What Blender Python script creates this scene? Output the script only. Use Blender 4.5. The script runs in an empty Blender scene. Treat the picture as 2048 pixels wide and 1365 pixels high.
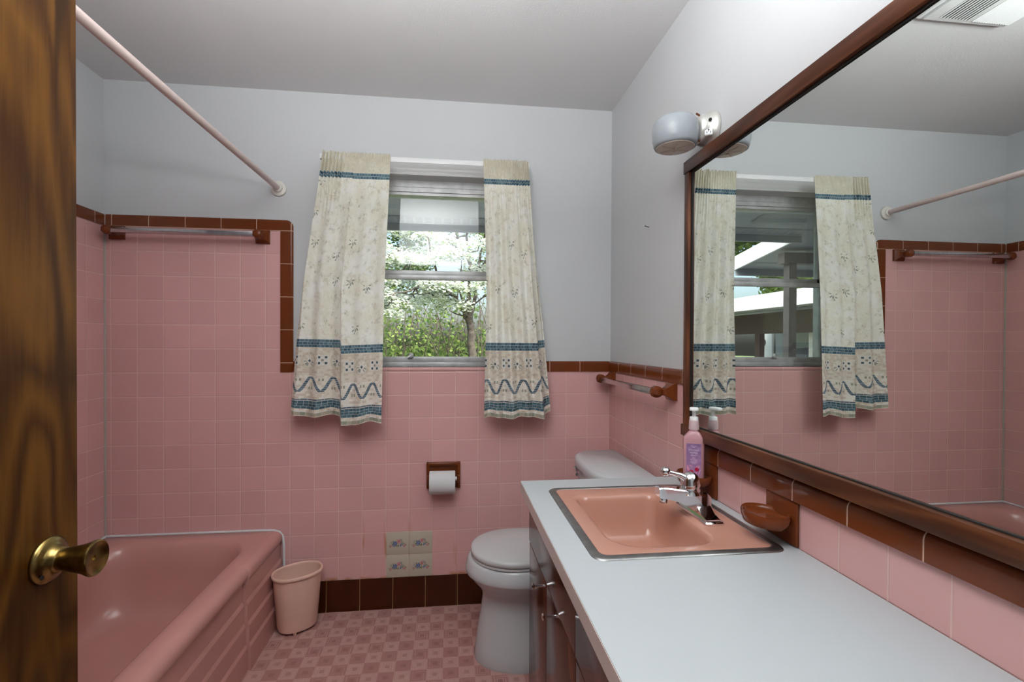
import bpy, bmesh, math, random
from mathutils import Vector, Matrix, Euler
PI = math.pi
sc = bpy.context.scene
COL = sc.collection

# ------------------------------------------------------------------ helpers
def lin(c):
    c = c / 255.0
    return c / 12.92 if c <= 0.04045 else ((c + 0.055) / 1.055) ** 2.4
def rgb(r, g, b): return (lin(r), lin(g), lin(b), 1.0)

class MB:
    """bmesh wrapper: shapes collected into one mesh"""
    def __init__(s): s.bm = bmesh.new(); s.mi = 0
    def _f(s, vs):
        try: f = s.bm.faces.new(vs)
        except ValueError: return None
        f.material_index = s.mi; f.smooth = True; return f
    def box(s, x0, x1, y0, y1, z0, z1, bev=0, seg=2):
        b = bmesh.new()
        bmesh.ops.create_cube(b, size=1)
        for v in b.verts:
            v.co = Vector(((x0+x1)/2 + v.co.x*(x1-x0), (y0+y1)/2 + v.co.y*(y1-y0), (z0+z1)/2 + v.co.z*(z1-z0)))
        if bev: bmesh.ops.bevel(b, geom=list(b.edges), offset=bev, segments=seg, profile=.5, affect='EDGES')
        return s.add(b)
    def add(s, b, M=None):
        mp = {}
        for v in b.verts: mp[v] = s.bm.verts.new(M @ v.co if M is not None else v.co)
        for f in b.faces: s._f([mp[v] for v in f.verts])
        b.free(); return s
    def loft(s, rings, cap0=False, cap1=False, closed=True):
        R = [[s.bm.verts.new(p) for p in r] for r in rings]
        n = len(R[0])
        for a, b in zip(R[:-1], R[1:]):
            for i in range(n if closed else n-1):
                j = (i+1) % n; s._f([a[i], a[j], b[j], b[i]])
        if cap0: s._f(R[0][::-1])
        if cap1: s._f(R[-1])
        return s
    def lathe(s, prof, c=(0,0,0), axis='Z', n=32, M=None):
        """prof: (radius, height)"""
        rings = []
        for r, h in prof:
            ring = []
            for i in range(n):
                a = 2*PI*i/n; u, v = r*math.cos(a), r*math.sin(a)
                p = {'Z': (u, v, h), 'X': (h, u, v), 'Y': (v, h, u)}[axis]
                p = Vector(p)
                if M is not None: p = M @ p
                ring.append(p + Vector(c))
            rings.append(ring)
        return s.loft(rings, prof[0][0] > 1e-6, prof[-1][0] > 1e-6)
    def tube(s, pts, rad, n=12, cap=True):
        pts = [Vector(p) for p in pts]
        rad = rad if isinstance(rad, (list, tuple)) else [rad]*len(pts)
        rings = []; up = None
        for i, p in enumerate(pts):
            d = (pts[min(i+1, len(pts)-1)] - pts[max(i-1, 0)]).normalized()
            if up is None:
                up = Vector((0, 0, 1)) if abs(d.z) < .9 else Vector((1, 0, 0))
            a = d.cross(up).normalized(); b = a.cross(d).normalized(); up = b
            rings.append([p + rad[i]*(math.cos(2*PI*k/n)*a + math.sin(2*PI*k/n)*b) for k in range(n)])
        return s.loft(rings, cap, cap)
    def prism(s, poly, axis, a, b, bev=0, seg=3, pick=None):
        """poly of 2-D points extruded along axis ('X': (y,z), 'Y': (x,z), 'Z': (x,y))"""
        def P(u, v, w): return {'X': (w, u, v), 'Y': (u, w, v), 'Z': (u, v, w)}[axis]
        t = bmesh.new()
        A = [t.verts.new(P(u, v, a)) for u, v in poly]; B = [t.verts.new(P(u, v, b)) for u, v in poly]
        n = len(poly)
        t.faces.new(A); t.faces.new(B[::-1])
        for i in range(n): t.faces.new([A[i], B[i], B[(i+1) % n], A[(i+1) % n]])
        bmesh.ops.recalc_face_normals(t, faces=list(t.faces))
        if bev:
            ed = [e for e in t.edges if pick is None or pick(e)]
            bmesh.ops.bevel(t, geom=ed, offset=bev, segments=seg, profile=.5, affect='EDGES')
        return s.add(t)
    def sphere(s, c, r, n=24, sx=1, sy=1, sz=1):
        b = bmesh.new(); bmesh.ops.create_uvsphere(b, u_segments=n, v_segments=max(6, n//2), radius=r)
        for v in b.verts: v.co = Vector((c[0]+v.co.x*sx, c[1]+v.co.y*sy, c[2]+v.co.z*sz))
        return s.add(b)
    def quad(s, *p): s._f([s.bm.verts.new(q) for q in p]); return s
    def build(s, name, mats, parent=None, off=None, sharp=35, recalc=True, flat=False):
        if recalc: bmesh.ops.recalc_face_normals(s.bm, faces=list(s.bm.faces))
        o0 = Vector(off) if off is not None else (parent_origin(parent) if parent else Vector((0, 0, 0)))
        if o0.length: bmesh.ops.translate(s.bm, verts=list(s.bm.verts), vec=-o0)
        me = bpy.data.meshes.new(name); s.bm.to_mesh(me); s.bm.free()
        if flat:
            for p in me.polygons: p.use_smooth = False
        elif sharp: me.set_sharp_from_angle(angle=math.radians(sharp))
        for m in (mats if isinstance(mats, (list, tuple)) else [mats]): me.materials.append(m)
        o = bpy.data.objects.new(name, me); COL.objects.link(o)
        if parent: o.parent = parent
        elif off is not None: o.location = off
        return o

def parent_origin(o):
    v = Vector((0, 0, 0))
    while o is not None: v = v + o.location; o = o.parent
    return v
def thing(name, loc, label, cat, group=None):
    o = bpy.data.objects.new(name, None); COL.objects.link(o); o.location = loc; o.empty_display_size = .05
    return tag(o, label, cat, group)
def tag(o, label, cat, group=None, kind=None):
    o['label'] = label; o['category'] = cat
    if group: o['group'] = group
    if kind: o['kind'] = kind
    return o
def struct(o, label=None):
    o['kind'] = 'structure'
    if label: o['label'] = label
    return o

def rrect(cx, cy, hx, hy, r, z, n=6):
    """rounded rectangle ring, 4*(n+1) points; r may be four radii (+x+y, -x+y, -x-y, +x-y)"""
    rr = r if isinstance(r, (list, tuple)) else [r]*4
    out = []
    for k, (sx, sy) in enumerate(((1, 1), (-1, 1), (-1, -1), (1, -1))):
        q = rr[k]; ox, oy = cx + sx*(hx-q), cy + sy*(hy-q)
        for i in range(n+1):
            a = PI/2*k + PI/2*i/n
            out.append((ox + q*math.cos(a), oy + q*math.sin(a), z))
    return out
def ellip(cx, cy, a, b, z, n=40, rot=0, e=2.0):
    out = []
    for i in range(n):
        t = 2*PI*i/n; c, s = math.cos(t), math.sin(t)
        x = a*math.copysign(abs(c)**(2/e), c); y = b*math.copysign(abs(s)**(2/e), s)
        out.append((cx + x*math.cos(rot) - y*math.sin(rot), cy + x*math.sin(rot) + y*math.cos(rot), z))
    return out

# ------------------------------------------------------------------ node DSL
class G:
    def __init__(s, name):
        s.m = bpy.data.materials.new(name); s.m.use_nodes = True
        s.t = s.m.node_tree; s.t.nodes.clear()
        s.out = s.t.nodes.new('ShaderNodeOutputMaterial')
    def node(s, ty, **kw):
        n = s.t.nodes.new(ty)
        for k, v in kw.items(): setattr(n, k, v)
        return n
    def put(s, sock, v):
        if isinstance(v, V): s.t.links.new(v.s, sock)
        elif v is not None:
            sock.default_value = v
    def math(s, op, a, b=None, c=None):
        n = s.node('ShaderNodeMath', operation=op)
        for i, x in enumerate((a, b, c)):
            if x is not None: s.put(n.inputs[i], x)
        return V(s, n.outputs[0])
    def obj(s):
        n = s.node('ShaderNodeTexCoord'); x = s.node('ShaderNodeSeparateXYZ')
        s.t.links.new(n.outputs['Object'], x.inputs[0])
        s.vec = V(s, n.outputs['Object'])
        return V(s, x.outputs[0]), V(s, x.outputs[1]), V(s, x.outputs[2])
    def uv(s):
        n = s.node('ShaderNodeTexCoord'); x = s.node('ShaderNodeSeparateXYZ')
        s.t.links.new(n.outputs['UV'], x.inputs[0]); s.vec = V(s, n.outputs['UV'])
        return V(s, x.outputs[0]), V(s, x.outputs[1])
    def comb(s, x, y=0., z=0.):
        n = s.node('ShaderNodeCombineXYZ')
        for i, q in enumerate((x, y, z)): s.put(n.inputs[i], q)
        return V(s, n.outputs[0])
    def noise(s, vec, scale=5., detail=2., rough=.5, dist=0.):
        n = s.node('ShaderNodeTexNoise'); s.put(n.inputs['Vector'], vec)
        n.inputs['Scale'].default_value = scale; n.inputs['Detail'].default_value = detail
        n.inputs['Roughness'].default_value = rough; n.inputs['Distortion'].default_value = dist
        return V(s, n.outputs[0])
    def white(s, vec):
        n = s.node('ShaderNodeTexWhiteNoise'); s.put(n.inputs['Vector'], vec)
        x = s.node('ShaderNodeSeparateColor'); s.t.links.new(n.outputs['Color'], x.inputs[0])
        return V(s, x.outputs[0]), V(s, x.outputs[1]), V(s, x.outputs[2])
    def voro_edge(s, vec, scale):
        n = s.node('ShaderNodeTexVoronoi', feature='DISTANCE_TO_EDGE'); s.put(n.inputs['Vector'], vec)
        n.inputs['Scale'].default_value = scale
        return V(s, n.outputs['Distance'])
    def ramp(s, v, a, b):
        """smooth 0..1 between a and b"""
        n = s.node('ShaderNodeMapRange', interpolation_type='SMOOTHSTEP')
        s.put(n.inputs[0], v); n.inputs[1].default_value = a; n.inputs[2].default_value = b
        return V(s, n.outputs[0])
    def mix(s, f, a, b):
        n = s.node('ShaderNodeMix', data_type='RGBA')
        s.put(n.inputs[0], f); s.put(n.inputs[6], a); s.put(n.inputs[7], b)
        return V(s, n.outputs[2])
    def bump(s, h, dist=1., strength=1.):
        n = s.node('ShaderNodeBump'); n.inputs['Strength'].default_value = strength
        n.inputs['Distance'].default_value = dist; s.put(n.inputs['Height'], h)
        return V(s, n.outputs[0])
    def pbr(s, color, rough=.5, metal=0., spec=.5, normal=None, coat=0., trans=0., ior=1.45, sss=0., emis=None, estr=0.):
        n = s.node('ShaderNodeBsdfPrincipled')
        s.put(n.inputs['Base Color'], color); s.put(n.inputs['Roughness'], rough); s.put(n.inputs['Metallic'], metal)
        n.inputs['Specular IOR Level'].default_value = spec; n.inputs['IOR'].default_value = ior
        n.inputs['Coat Weight'].default_value = coat; n.inputs['Coat Roughness'].default_value = .05
        n.inputs['Transmission Weight'].default_value = trans
        n.inputs['Subsurface Weight'].default_value = sss
        if normal is not None: s.put(n.inputs['Normal'], normal)
        if emis: n.inputs['Emission Color'].default_value = emis; n.inputs['Emission Strength'].default_value = estr
        s.t.links.new(n.outputs[0], s.out.inputs[0]); return n
class V:
    def __init__(s, g, sock): s.g = g; s.s = sock
    def __add__(s, o): return s.g.math('ADD', s, o)
    __radd__ = __add__
    def __sub__(s, o): return s.g.math('SUBTRACT', s, o)
    def __rsub__(s, o): return s.g.math('SUBTRACT', o, s)
    def __mul__(s, o): return s.g.math('MULTIPLY', s, o)
    __rmul__ = __mul__
    def __truediv__(s, o): return s.g.math('DIVIDE', s, o)
    def fract(s): return s.g.math('FRACT', s)
    def floor(s): return s.g.math('FLOOR', s)
    def abs(s): return s.g.math('ABSOLUTE', s)
    def sqrt(s): return s.g.math('SQRT', s)
    def sin(s): return s.g.math('SINE', s)
    def cos(s): return s.g.math('COSINE', s)
    def lt(s, o): return s.g.math('LESS_THAN', s, o)
    def gt(s, o): return s.g.math('GREATER_THAN', s, o)
    def min(s, o): return s.g.math('MINIMUM', s, o)
    def max(s, o): return s.g.math('MAXIMUM', s, o)
    def mod(s, o): return s.g.math('FLOORED_MODULO', s, o)

def simple(name, col, rough=.5, metal=0., spec=.5, noise=0., nscale=8., bump=0., bscale=60., **kw):
    g = G(name); x, y, z = g.obj(); c = col; nrm = None
    if noise:
        n = g.noise(g.vec, nscale, 3.)
        dark = tuple(k*(1-noise) for k in col[:3]) + (1,)
        c = g.mix(g.ramp(n, .35, .65), dark, col)
    if bump: nrm = g.bump(g.noise(g.vec, bscale, 3.), bump)
    g.pbr(c, rough, metal, spec, nrm, **kw); return g.m

# ------------------------------------------------------------------ materials
T = .109                                                    # tile pitch
PINK = (.68, .385, .372, 1)
BROWN = (.155, .036, .010, 1)
GROUT = (.70, .47, .43, 1)

def tile_mat(name, ax, ou, ov, col=PINK, rust=False):
    g = G(name); c = g.obj()
    u = (c['XYZ'.index(ax[0])] - ou) / T; v = (c['XYZ'.index(ax[1])] - ov) / T
    fu, fv = u.fract(), v.fract()
    du, dv = fu.min(1 - fu), fv.min(1 - fv); d = du.min(dv)
    joint = g.ramp(d, .009, .016)
    cell = g.comb(u.floor(), v.floor(), 0.)
    r1, r2, r3 = g.white(cell)
    pillow = g.ramp(d, .008, .035) * .0006
    tilt = (fu - .5) * (r1 - .5) * .0009 + (fv - .5) * (r2 - .5) * .0009
    wav = g.noise(g.vec, 9., 1.) * .0006
    nrm = g.bump(pillow + tilt + wav, 1.)
    tone = g.mix(r3, tuple(k*.95 for k in col[:3]) + (1,), tuple(min(1, k*1.04) for k in col[:3]) + (1,))
    tone = g.mix(g.ramp(g.noise(g.vec, 2.2, 2.), .35, .7), tone, g.mix(.5, tone, (.62, .36, .34, 1)))
    gr = GROUT
    if rust:
        z = c[2]; x = c[0]
        near = (1 - g.ramp(z, .30, .46)) * g.ramp(x, -1.32, -1.18) * (1 - g.ramp(x, -.84, -.7))
        st = near * g.ramp(g.noise(g.comb(x*9, 0., z*1.5), 3., 2.), .5, .68) * (1 - g.ramp(du, .0, .16))
        base = (1 - g.ramp(z, .146, .165)) * g.ramp(g.noise(g.vec, 14., 2.), .42, .6)
        k = (st * .75).max(base * .8)
        tone = g.mix(k, tone, (.46, .17, .035, 1)); gr = g.mix(k, GROUT, (.42, .17, .04, 1))
    g.pbr(g.mix(joint, gr, tone), g.mix(joint, (.6, .6, .6, 1), (.16, .16, .16, 1)), 0, .45, nrm)
    return g.m

def brown_mat(name, joints, rough=.13, grout=(.62, .42, .30, 1), col=BROWN):
    """brown glazed ceramic; joints = list of (axis, phase, pitch, cond) with cond = (axis, lo, hi) or None"""
    g = G(name); c = g.obj(); tone = g.mix(g.noise(g.vec, 12., 2.), tuple(k*.85 for k in col[:3]) + (1,), tuple(k*1.15 for k in col[:3]) + (1,))
    J = None
    for ax, ph, pitch, cond in joints:
        q = ((c['XYZ'.index(ax)] - ph) / pitch).fract(); d = q.min(1 - q) * pitch
        m = d.lt(.0013)
        if cond:
            w = c['XYZ'.index(cond[0])]; m = m * w.gt(cond[1]) * w.lt(cond[2])
        J = m if J is None else J.max(m)
    nrm = g.bump(g.noise(g.vec, 14., 1.) * .0008, 1.)
    colr = tone if J is None else g.mix(J, tone, grout)
    rg = rough if J is None else g.mix(J, (rough,)*3 + (1,), (.7, .7, .7, 1))
    g.pbr(colr, rg, 0, .38, nrm); return g.m

def wood_mat(name, light, dark, axis='Z', scale=1., rough=.35, spec=.4, coat=0.):
    """grain runs along axis"""
    g = G(name); c = list(g.obj())
    k = 'XYZ'.index(axis); st = [1., 1., 1.]; st[k] = .06
    v = g.comb(*[c[i]*(st[i]*scale) for i in range(3)])
    v2 = g.comb(*[c[i]*((1. if i != k else .22)*scale) for i in range(3)])
    big = g.noise(v2, 5., 2., .5, .6)
    rings = ((big * 8.).fract() - .5).abs() * 2
    fine = g.noise(v, 120., 3., .6); mid = g.noise(v, 28., 3., .6)
    f = g.ramp(rings * .42 + mid * .75 + fine * .35, .42, 1.12)
    col = g.mix(f, dark, light)
    streak = g.ramp(g.noise(v, 17., 2., .5, .4), .60, .70)
    col = g.mix(streak * .75, col, tuple(q*.35 for q in dark[:3]) + (1,))
    g.pbr(col, rough, 0, spec, g.bump(fine * .0003, 1.), coat=coat); return g.m

def paint_mat(name, col, rough=.55):
    g = G(name); g.obj()
    n = g.noise(g.vec, 1.3, 2.); fine = g.noise(g.vec, 160., 2.)
    c = g.mix(g.ramp(n, .3, .7), tuple(k*.965 for k in col[:3]) + (1,), col)
    g.pbr(c, rough, 0, .3, g.bump(fine * .0004 + g.noise(g.vec, 6., 2.) * .0012, 1.)); return g.m

M = {}
M['paint'] = paint_mat('wall_paint_white', (.585, .597, .607, 1), .42)
M['ceil'] = paint_mat('ceiling_paint', (.68, .678, .678, 1), .6)
M['tile_back'] = tile_mat('pink_tile_back', 'XZ', -.1123, .1439, rust=True)
M['tile_right'] = tile_mat('pink_tile_right', 'YZ', -.1017, .1439)
M['tile_left'] = tile_mat('pink_tile_left', 'YZ', -.106, .1439)
M['brown'] = brown_mat('brown_ceramic', [])
M['cap_tub'] = brown_mat('brown_cap_tub', [('X', -.3045-.1525*1, .1525, ('Z', 1.781, 2)), ('Z', 1.7795, .1525, ('Z', 0, 1.785))])
M['cap_back'] = brown_mat('brown_cap_back', [('X', -.1525, .1525, None)])
M['cap_left'] = brown_mat('brown_cap_left', [('Y', -.062, .1525, None)])
M['cap_right'] = brown_mat('brown_cap_right', [('Y', -.138, .1545, ('Z', 1.13, 2))])
M['cap_low'] = brown_mat('brown_cap_low', [('Y', -.99, .1507, None)])
M['cap_side'] = brown_mat('brown_cap_side', [('Z', 1.103, .1525, None)])
M['base'] = brown_mat('brown_base_tile', [('X', -1.367, .153, None)], .2, (.30, .17, .07, 1), (.046, .009, .0025, 1))
M['white_cer'] = simple('white_ceramic', (.52, .53, .54, 1), .12, spec=.5)
M['seat_white'] = simple('white_seat_plastic', (.53, .53, .53, 1), .22)
M['tub'] = simple('salmon_pink_enamel', (.56, .275, .245, 1), .2, noise=.06, nscale=3.)
M['sink'] = simple('salmon_sink_enamel', (.49, .245, .18, 1), .12, noise=.04)
M['chrome'] = simple('chrome', (.78, .78, .80, 1), .07, 1.)
M['chrome_worn'] = simple('worn_chrome_bar', (.60, .58, .60, 1), .16, 1., noise=.12, nscale=40.)
M['steel'] = simple('brushed_steel_rim', (.34, .34, .335, 1), .42, 1., noise=.2, nscale=30.)
M['brass'] = simple('aged_brass', (.36, .25, .085, 1), .28, 1., noise=.45, nscale=45.)
M['dark'] = simple('dark_gap', (.012, .010, .009, 1), .8)
M['caulk'] = simple('white_caulk', (.66, .66, .68, 1), .5)
M['grey_caulk'] = simple('grey_caulk', (.42, .38, .33, 1), .6)
M['laminate'] = None
M['alu'] = simple('grey_aluminium', (.50, .50, .50, 1), .4, .3, noise=.2, nscale=20.)
M['trimwhite'] = simple('white_gloss_paint', (.62, .62, .61, 1), .3)
M['paper'] = simple('toilet_paper', (.62, .62, .62, 1), .85, bump=.0003, bscale=120.)
M['bin'] = simple('beige_pink_plastic', (.78, .50, .40, 1), .38, noise=.10, nscale=5.)
M['rod'] = simple('pale_pink_rod_enamel', (.62, .50, .47, 1), .3)
M['flange'] = simple('ivory_plastic', (.66, .64, .58, 1), .4)
M['plastic_white'] = simple('white_plastic', (.75, .75, .75, 1), .35)
M['black'] = simple('black_slot', (.01, .01, .01, 1), .6)
M['opal'] = simple('opal_glass', (.32, .35, .375, 1), .2, trans=0.)
M['lens'] = simple('lamp_bottom_lens', (.56, .49, .43, 1), .3)
M['lampmetal'] = simple('satin_lamp_metal', (.66, .65, .61, 1), .34, .6)
M['rust'] = simple('rust', (.22, .07, .025, 1), .8, noise=.5, nscale=60.)
M['door'] = wood_mat('walnut_door', (.145, .058, .007, 1), (.045, .0145, .002, 1), 'Z', 1., .45, .18)
M['cab'] = wood_mat('dark_walnut_cabinet', (.125, .040, .021, 1), (.05, .015, .008, 1), 'Z', 1., .16, .5)
M['frame'] = wood_mat('mirror_frame_wood', (.135, .046, .019, 1), (.05, .014, .005, 1), 'Y', 1., .34, .3)
M['frame_v'] = wood_mat('mirror_frame_wood_upright', (.19, .062, .026, 1), (.06, .016, .006, 1), 'Z', 1., .32, .4)

g = G('laminate_white'); x, y, z = g.obj()
edge = (1 - g.ramp(x.abs(), .008, .05)) * g.ramp(g.noise(g.vec, 6., 3.), .38, .62) * g.ramp(y * -1, 1.1, 1.3)
g.pbr(g.mix(edge * .55, (.455, .488, .502, 1), (.38, .335, .22, 1)), .32, 0, .4); M['laminate'] = g.m
M['edge_reflection'] = simple('laminate_edge_reflection', (.60, .50, .47, 1), .35)  # floor's pink reflection painted into the colour of the white laminate edge

g = G('mirror_glass'); g.obj(); g.pbr((.80, .845, .825, 1), .0, 1.); M['mirror'] = g.m

def glass_mat(name, tint=(.93, .96, .95, 1)):
    g = G(name)
    tr = g.node('ShaderNodeBsdfTransparent'); tr.inputs[0].default_value = tint
    gl = g.node('ShaderNodeBsdfGlossy'); gl.inputs['Roughness'].default_value = .0
    fr = g.node('ShaderNodeFresnel'); fr.inputs[0].default_value = 1.5
    mx = g.node('ShaderNodeMixShader')
    g.t.links.new(fr.outputs[0], mx.inputs[0]); g.t.links.new(tr.outputs[0], mx.inputs[1]); g.t.links.new(gl.outputs[0], mx.inputs[2])
    g.t.links.new(mx.outputs[0], g.out.inputs[0]); return g.m
M['glass'] = glass_mat('window_glass')

# floor: sheet vinyl of small squares, every other one darker, each with mosaic pieces
g = G('vinyl_floor_squares'); x, y, z = g.obj(); S = .0615
u = (x + .878) / S; v = (y + .387) / S
fu, fv = u.fract(), v.fract(); iu, iv = u.floor(), v.floor()
chk = ((iu + iv) * .5).fract().gt(.25)
r1, r2, r3 = g.white(g.comb(iu, iv, 3.))
inner = (fu - .5).abs().max((fv - .5).abs())
sm = inner.lt(.16)
light, dk = (.49, .285, .255, 1), (.385, .185, .172, 1)
col = g.mix(chk, light, dk)
col = g.mix(sm * .6, col, g.mix(chk, (.34, .165, .15, 1), (.27, .125, .11, 1)))
l1 = ((fu - .16).abs().lt(.02) * fv.gt(.3)).max((fu - .84).abs().lt(.02) * fv.lt(.7))
l2 = ((fv - .16).abs().lt(.02) * fu.lt(.7)).max((fv - .84).abs().lt(.02) * fu.gt(.3))
l3 = (inner - .18).abs().lt(.02)
ln = l1.max(l2).max(l3 * r3.gt(.55)) * r1.gt(.25)
col = g.mix(ln * (r2 * .5 + .12), col, (.62, .42, .38, 1))
edgeln = fu.min(1 - fu).min(fv.min(1 - fv)).lt(.014)
col = g.mix(edgeln * .25, col, (.58, .38, .35, 1))
sub = g.white(g.comb((fu * 6).floor() + iu * 7, (fv * 6).floor() + iv * 7, 1.))[0]
col = g.mix(sub * .12, col, (.25, .12, .10, 1))
col = g.mix(g.ramp(g.noise(g.vec, 3., 3.), .45, .75) * .25, col, (.42, .25, .17, 1))
g.pbr(col, .42, 0, .35, g.bump((1 - ln) * .0002, 1.)); M['floor'] = g.m

# ------------------------------------------------------------------ room shell
XL, YF, ZC = -2.318, -2.19, 2.43
WX0, WX1, WZ0, WZ1 = -1.295, -.50, 1.148, 2.062      # window opening

def shell(name, boxes, mats, label=None):
    b = MB()
    for bx in boxes: b.box(*bx)
    return struct(b.build(name, mats, flat=True), label)
shell('floor', [(XL-.2, .2, -4.2, .16, -.15, 0)], M['floor'], 'pink checked vinyl floor')
shell('ceiling', [(XL-.2, .2, -4.2, .16, ZC, ZC+.12)], M['ceil'], 'off-white painted ceiling')
wb = shell('wall_back', [(XL-.2, WX0, .008, .16, 0, ZC), (WX1, .2, .008, .16, 0, ZC), (WX0, WX1, .008, .16, 0, WZ0), (WX0, WX1, .008, .16, WZ1, ZC)], M['paint'], 'white painted wall with window')
wl = shell('wall_left', [(XL-.2, XL-.008, -4.2, .008, 0, ZC)], M['paint'])
wr = shell('wall_right', [(.008, .2, -4.2, .008, 0, ZC)], M['paint'])
shell('wall_front', [(XL-.008, -1.45, YF-.12, YF, 0, ZC), (-.60, .008, YF-.12, YF, 0, ZC), (-1.45, -.60, YF-.12, YF, 2.05, ZC)], M['paint'])
shell('wall_tub_end', [(XL-.008, -1.53, -1.64, -1.535, 0, ZC)], M['paint'])
shell('wall_hall', [(XL-.008, .008, -4.2, -4.1, 0, ZC)], M['paint'])

def part(b, name, mats, parent, **kw):
    o = b.build(name, mats, parent, **kw); return o
# tile fields (children of the walls)
b = MB(); b.box(XL, -1.545, 0, .008, .1439, 1.79); b.box(-1.545, WX0, 0, .008, .1439, 1.13); b.box(WX0, WX1, 0, .008, .1439, 1.131); b.box(WX1, 0, 0, .008, .1439, 1.13)
part(b, 'tile_field', M['tile_back'], wb, flat=True)
b = MB(); b.box(0, .008, -2.19, 0, .1439, .9075); b.box(0, .008, -.79, 0, .9075, 1.13)
part(b, 'tile_field', M['tile_right'], wr, flat=True)
b = MB(); b.box(XL-.008, XL, -1.535, 0, .1439, 1.79)
part(b, 'tile_field', M['tile_left'], wl, flat=True)
# caulk in tub corner
b = MB(); b.tube([(XL+.002, -.002, .39), (XL+.002, -.002, 1.83)], .0045, 8); part(b, 'caulk_line', M['grey_caulk'], wb)

# brown trim
def front_outer(y): return lambda e: all(abs(v.co.y - y) < 1e-5 for v in e.verts)
r = .032; zt = 1.831
poly = [(XL, 1.779), (-1.573, 1.779), (-1.573, 1.1255), (-1.518, 1.1255)]
for i in range(7):
    a = PI/2*i/6; poly.append((-1.518 - r + r*math.cos(a), zt - r + r*math.sin(a)))
poly.append((XL, zt))
def pick_tub(e):
    if not all(abs(v.co.y + .004) < 1e-5 for v in e.verts): return False
    return all(v.co.x > -1.5181 - r - 1e-4 and v.co.z > 1.2 for v in e.verts) and not all(abs(v.co.x + 1.573) < 1e-4 for v in e.verts) or all(v.co.z > 1.83 for v in e.verts) or all(v.co.x > -1.519 for v in e.verts)
b = MB(); b.prism(poly, 'Y', .008, -.004, .009, 4, pick_tub); struct(b.build('trim_1', M['cap_tub']), 'brown ceramic cap edging the pink tub tile')
def top_front(ax, val, zt):
    i = 'xyz'.index(ax)
    return lambda e: all(abs(v.co[i] - val) < 1e-5 and abs(v.co.z - zt) < 1e-5 for v in e.verts)
b = MB()
for x0, x1 in ((-1.5165, WX0), (WX1, 0)):
    b.prism([(x0, 1.1255), (x1, 1.1255), (x1, 1.177), (x0, 1.177)], 'Y', .008, -.004, .009, 4, top_front('y', -.004, 1.177))
struct(b.build('trim_2', M['cap_back']), 'brown ceramic cap on the back wall dado')
b = MB(); b.prism([(-1.535, 1.779), (0, 1.779), (0, zt), (-1.535, zt)], 'X', XL-.008, XL+.004, .009, 4, top_front('x', XL+.004, zt))
struct(b.build('trim_3', M['cap_left']), 'brown ceramic cap on the left wall')
b = MB(); b.prism([(-.764, 1.1255), (0, 1.1255), (0, 1.177), (-.815, 1.177)], 'X', .008, -.004, .009, 4, top_front('x', -.004, 1.177))
struct(b.build('trim_4', M['cap_right']), 'brown ceramic cap behind the toilet tank')
b = MB(); b.prism([(-.764, .9065), (-.764, 1.1235), (-.816, 1.1755), (-.816, .9065)], 'X', .008, -.004, .009, 4, lambda e: all(abs(v.co.x + .004) < 1e-5 and abs(v.co.y + .816) < 1e-5 for v in e.verts))
struct(b.build('trim_5', M['cap_side']), 'upright brown ceramic strip beside the mirror')
b = MB(); b.prism([(-2.19, .9065), (-.8175, .9065), (-.8175, .959), (-2.19, .959)], 'X', .008, -.012, .017, 6, top_front('x', -.012, .959))
struct(b.build('trim_6', M['cap_low']), 'brown ceramic cap under the mirror')
b = MB(); b.prism([(0, 0), (0, .1439), (-.006, .1439), (-.008, .02), (-.014, .006), (-.016, 0)], 'X', -1.553, 0, 0)
for v in b.bm.verts: v.co.y += .004
struct(b.build('baseboard_back', M['base'], sharp=60), 'dark brown ceramic base tile')
b = MB(); b.box(-.008, .008, -.70, -.016, 0, .1439); struct(b.build('baseboard_right', M['base'], flat=True))
# tile sill under window
b = MB(); b.box(WX0+.001, WX1-.001, -.004, .06, 1.131, 1.148, .004, 3); struct(b.build('trim_7', M['tile_back'], sharp=60), 'pink tile sill')

# ------------------------------------------------------------------ window
win = bpy.data.objects.new('window_1', None); COL.objects.link(win); win.location = ((WX0+WX1)/2, .07, WZ0); struct(win, 'grey aluminium single hung window')
YW = .07
b = MB()                                                       # outer frame
b.box(WX0, WX1, YW, .15, 2.03, WZ1); b.box(WX0, WX0+.016, YW, .15, WZ0, 2.03); b.box(WX1-.016, WX1, YW, .15, WZ0, 2.03)
b.box(WX0, WX1, YW-.005, .15, WZ0, 1.168, .002)
b.box(WX0, WX1, YW+.004, .15, 2.008, 2.03); b.box(WX0, WX1, YW+.012, .15, 1.994, 2.008)
part(b, 'window_frame', M['alu'], win)
b = MB(); b.box(WX0+.016, WX1-.016, YW+.03, YW+.055, 1.598, 1.626, .002); b.box(WX0+.016, WX0+.034, YW+.03, YW+.055, 1.6, 2.0); b.box(WX1-.034, WX1-.016, YW+.03, YW+.055, 1.6, 2.0)
up = part(b, 'upper_sash', M['alu'], win)
b = MB(); b.box(WX0+.03, WX1-.03, YW+.04, YW+.044, 1.61, 1.996); part(b, 'pane', M['glass'], up, flat=True)
b = MB(); b.box(WX0+.0165, WX1-.0165, YW+.002, YW+.028, 1.577, 1.600, .002); b.box(WX0+.0165, WX1-.0165, YW+.002, YW+.028, 1.168, 1.196, .002)
b.box(WX0+.0165, WX0+.035, YW+.002, YW+.028, 1.19, 1.58); b.box(WX1-.035, WX1-.0165, YW+.002, YW+.028, 1.19, 1.58)
lo = part(b, 'lower_sash', M['alu'], win)
b = MB(); b.box(WX0+.03, WX1-.03, YW+.012, YW+.016, 1.19, 1.58); part(b, 'pane', M['glass'], lo, flat=True)
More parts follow.
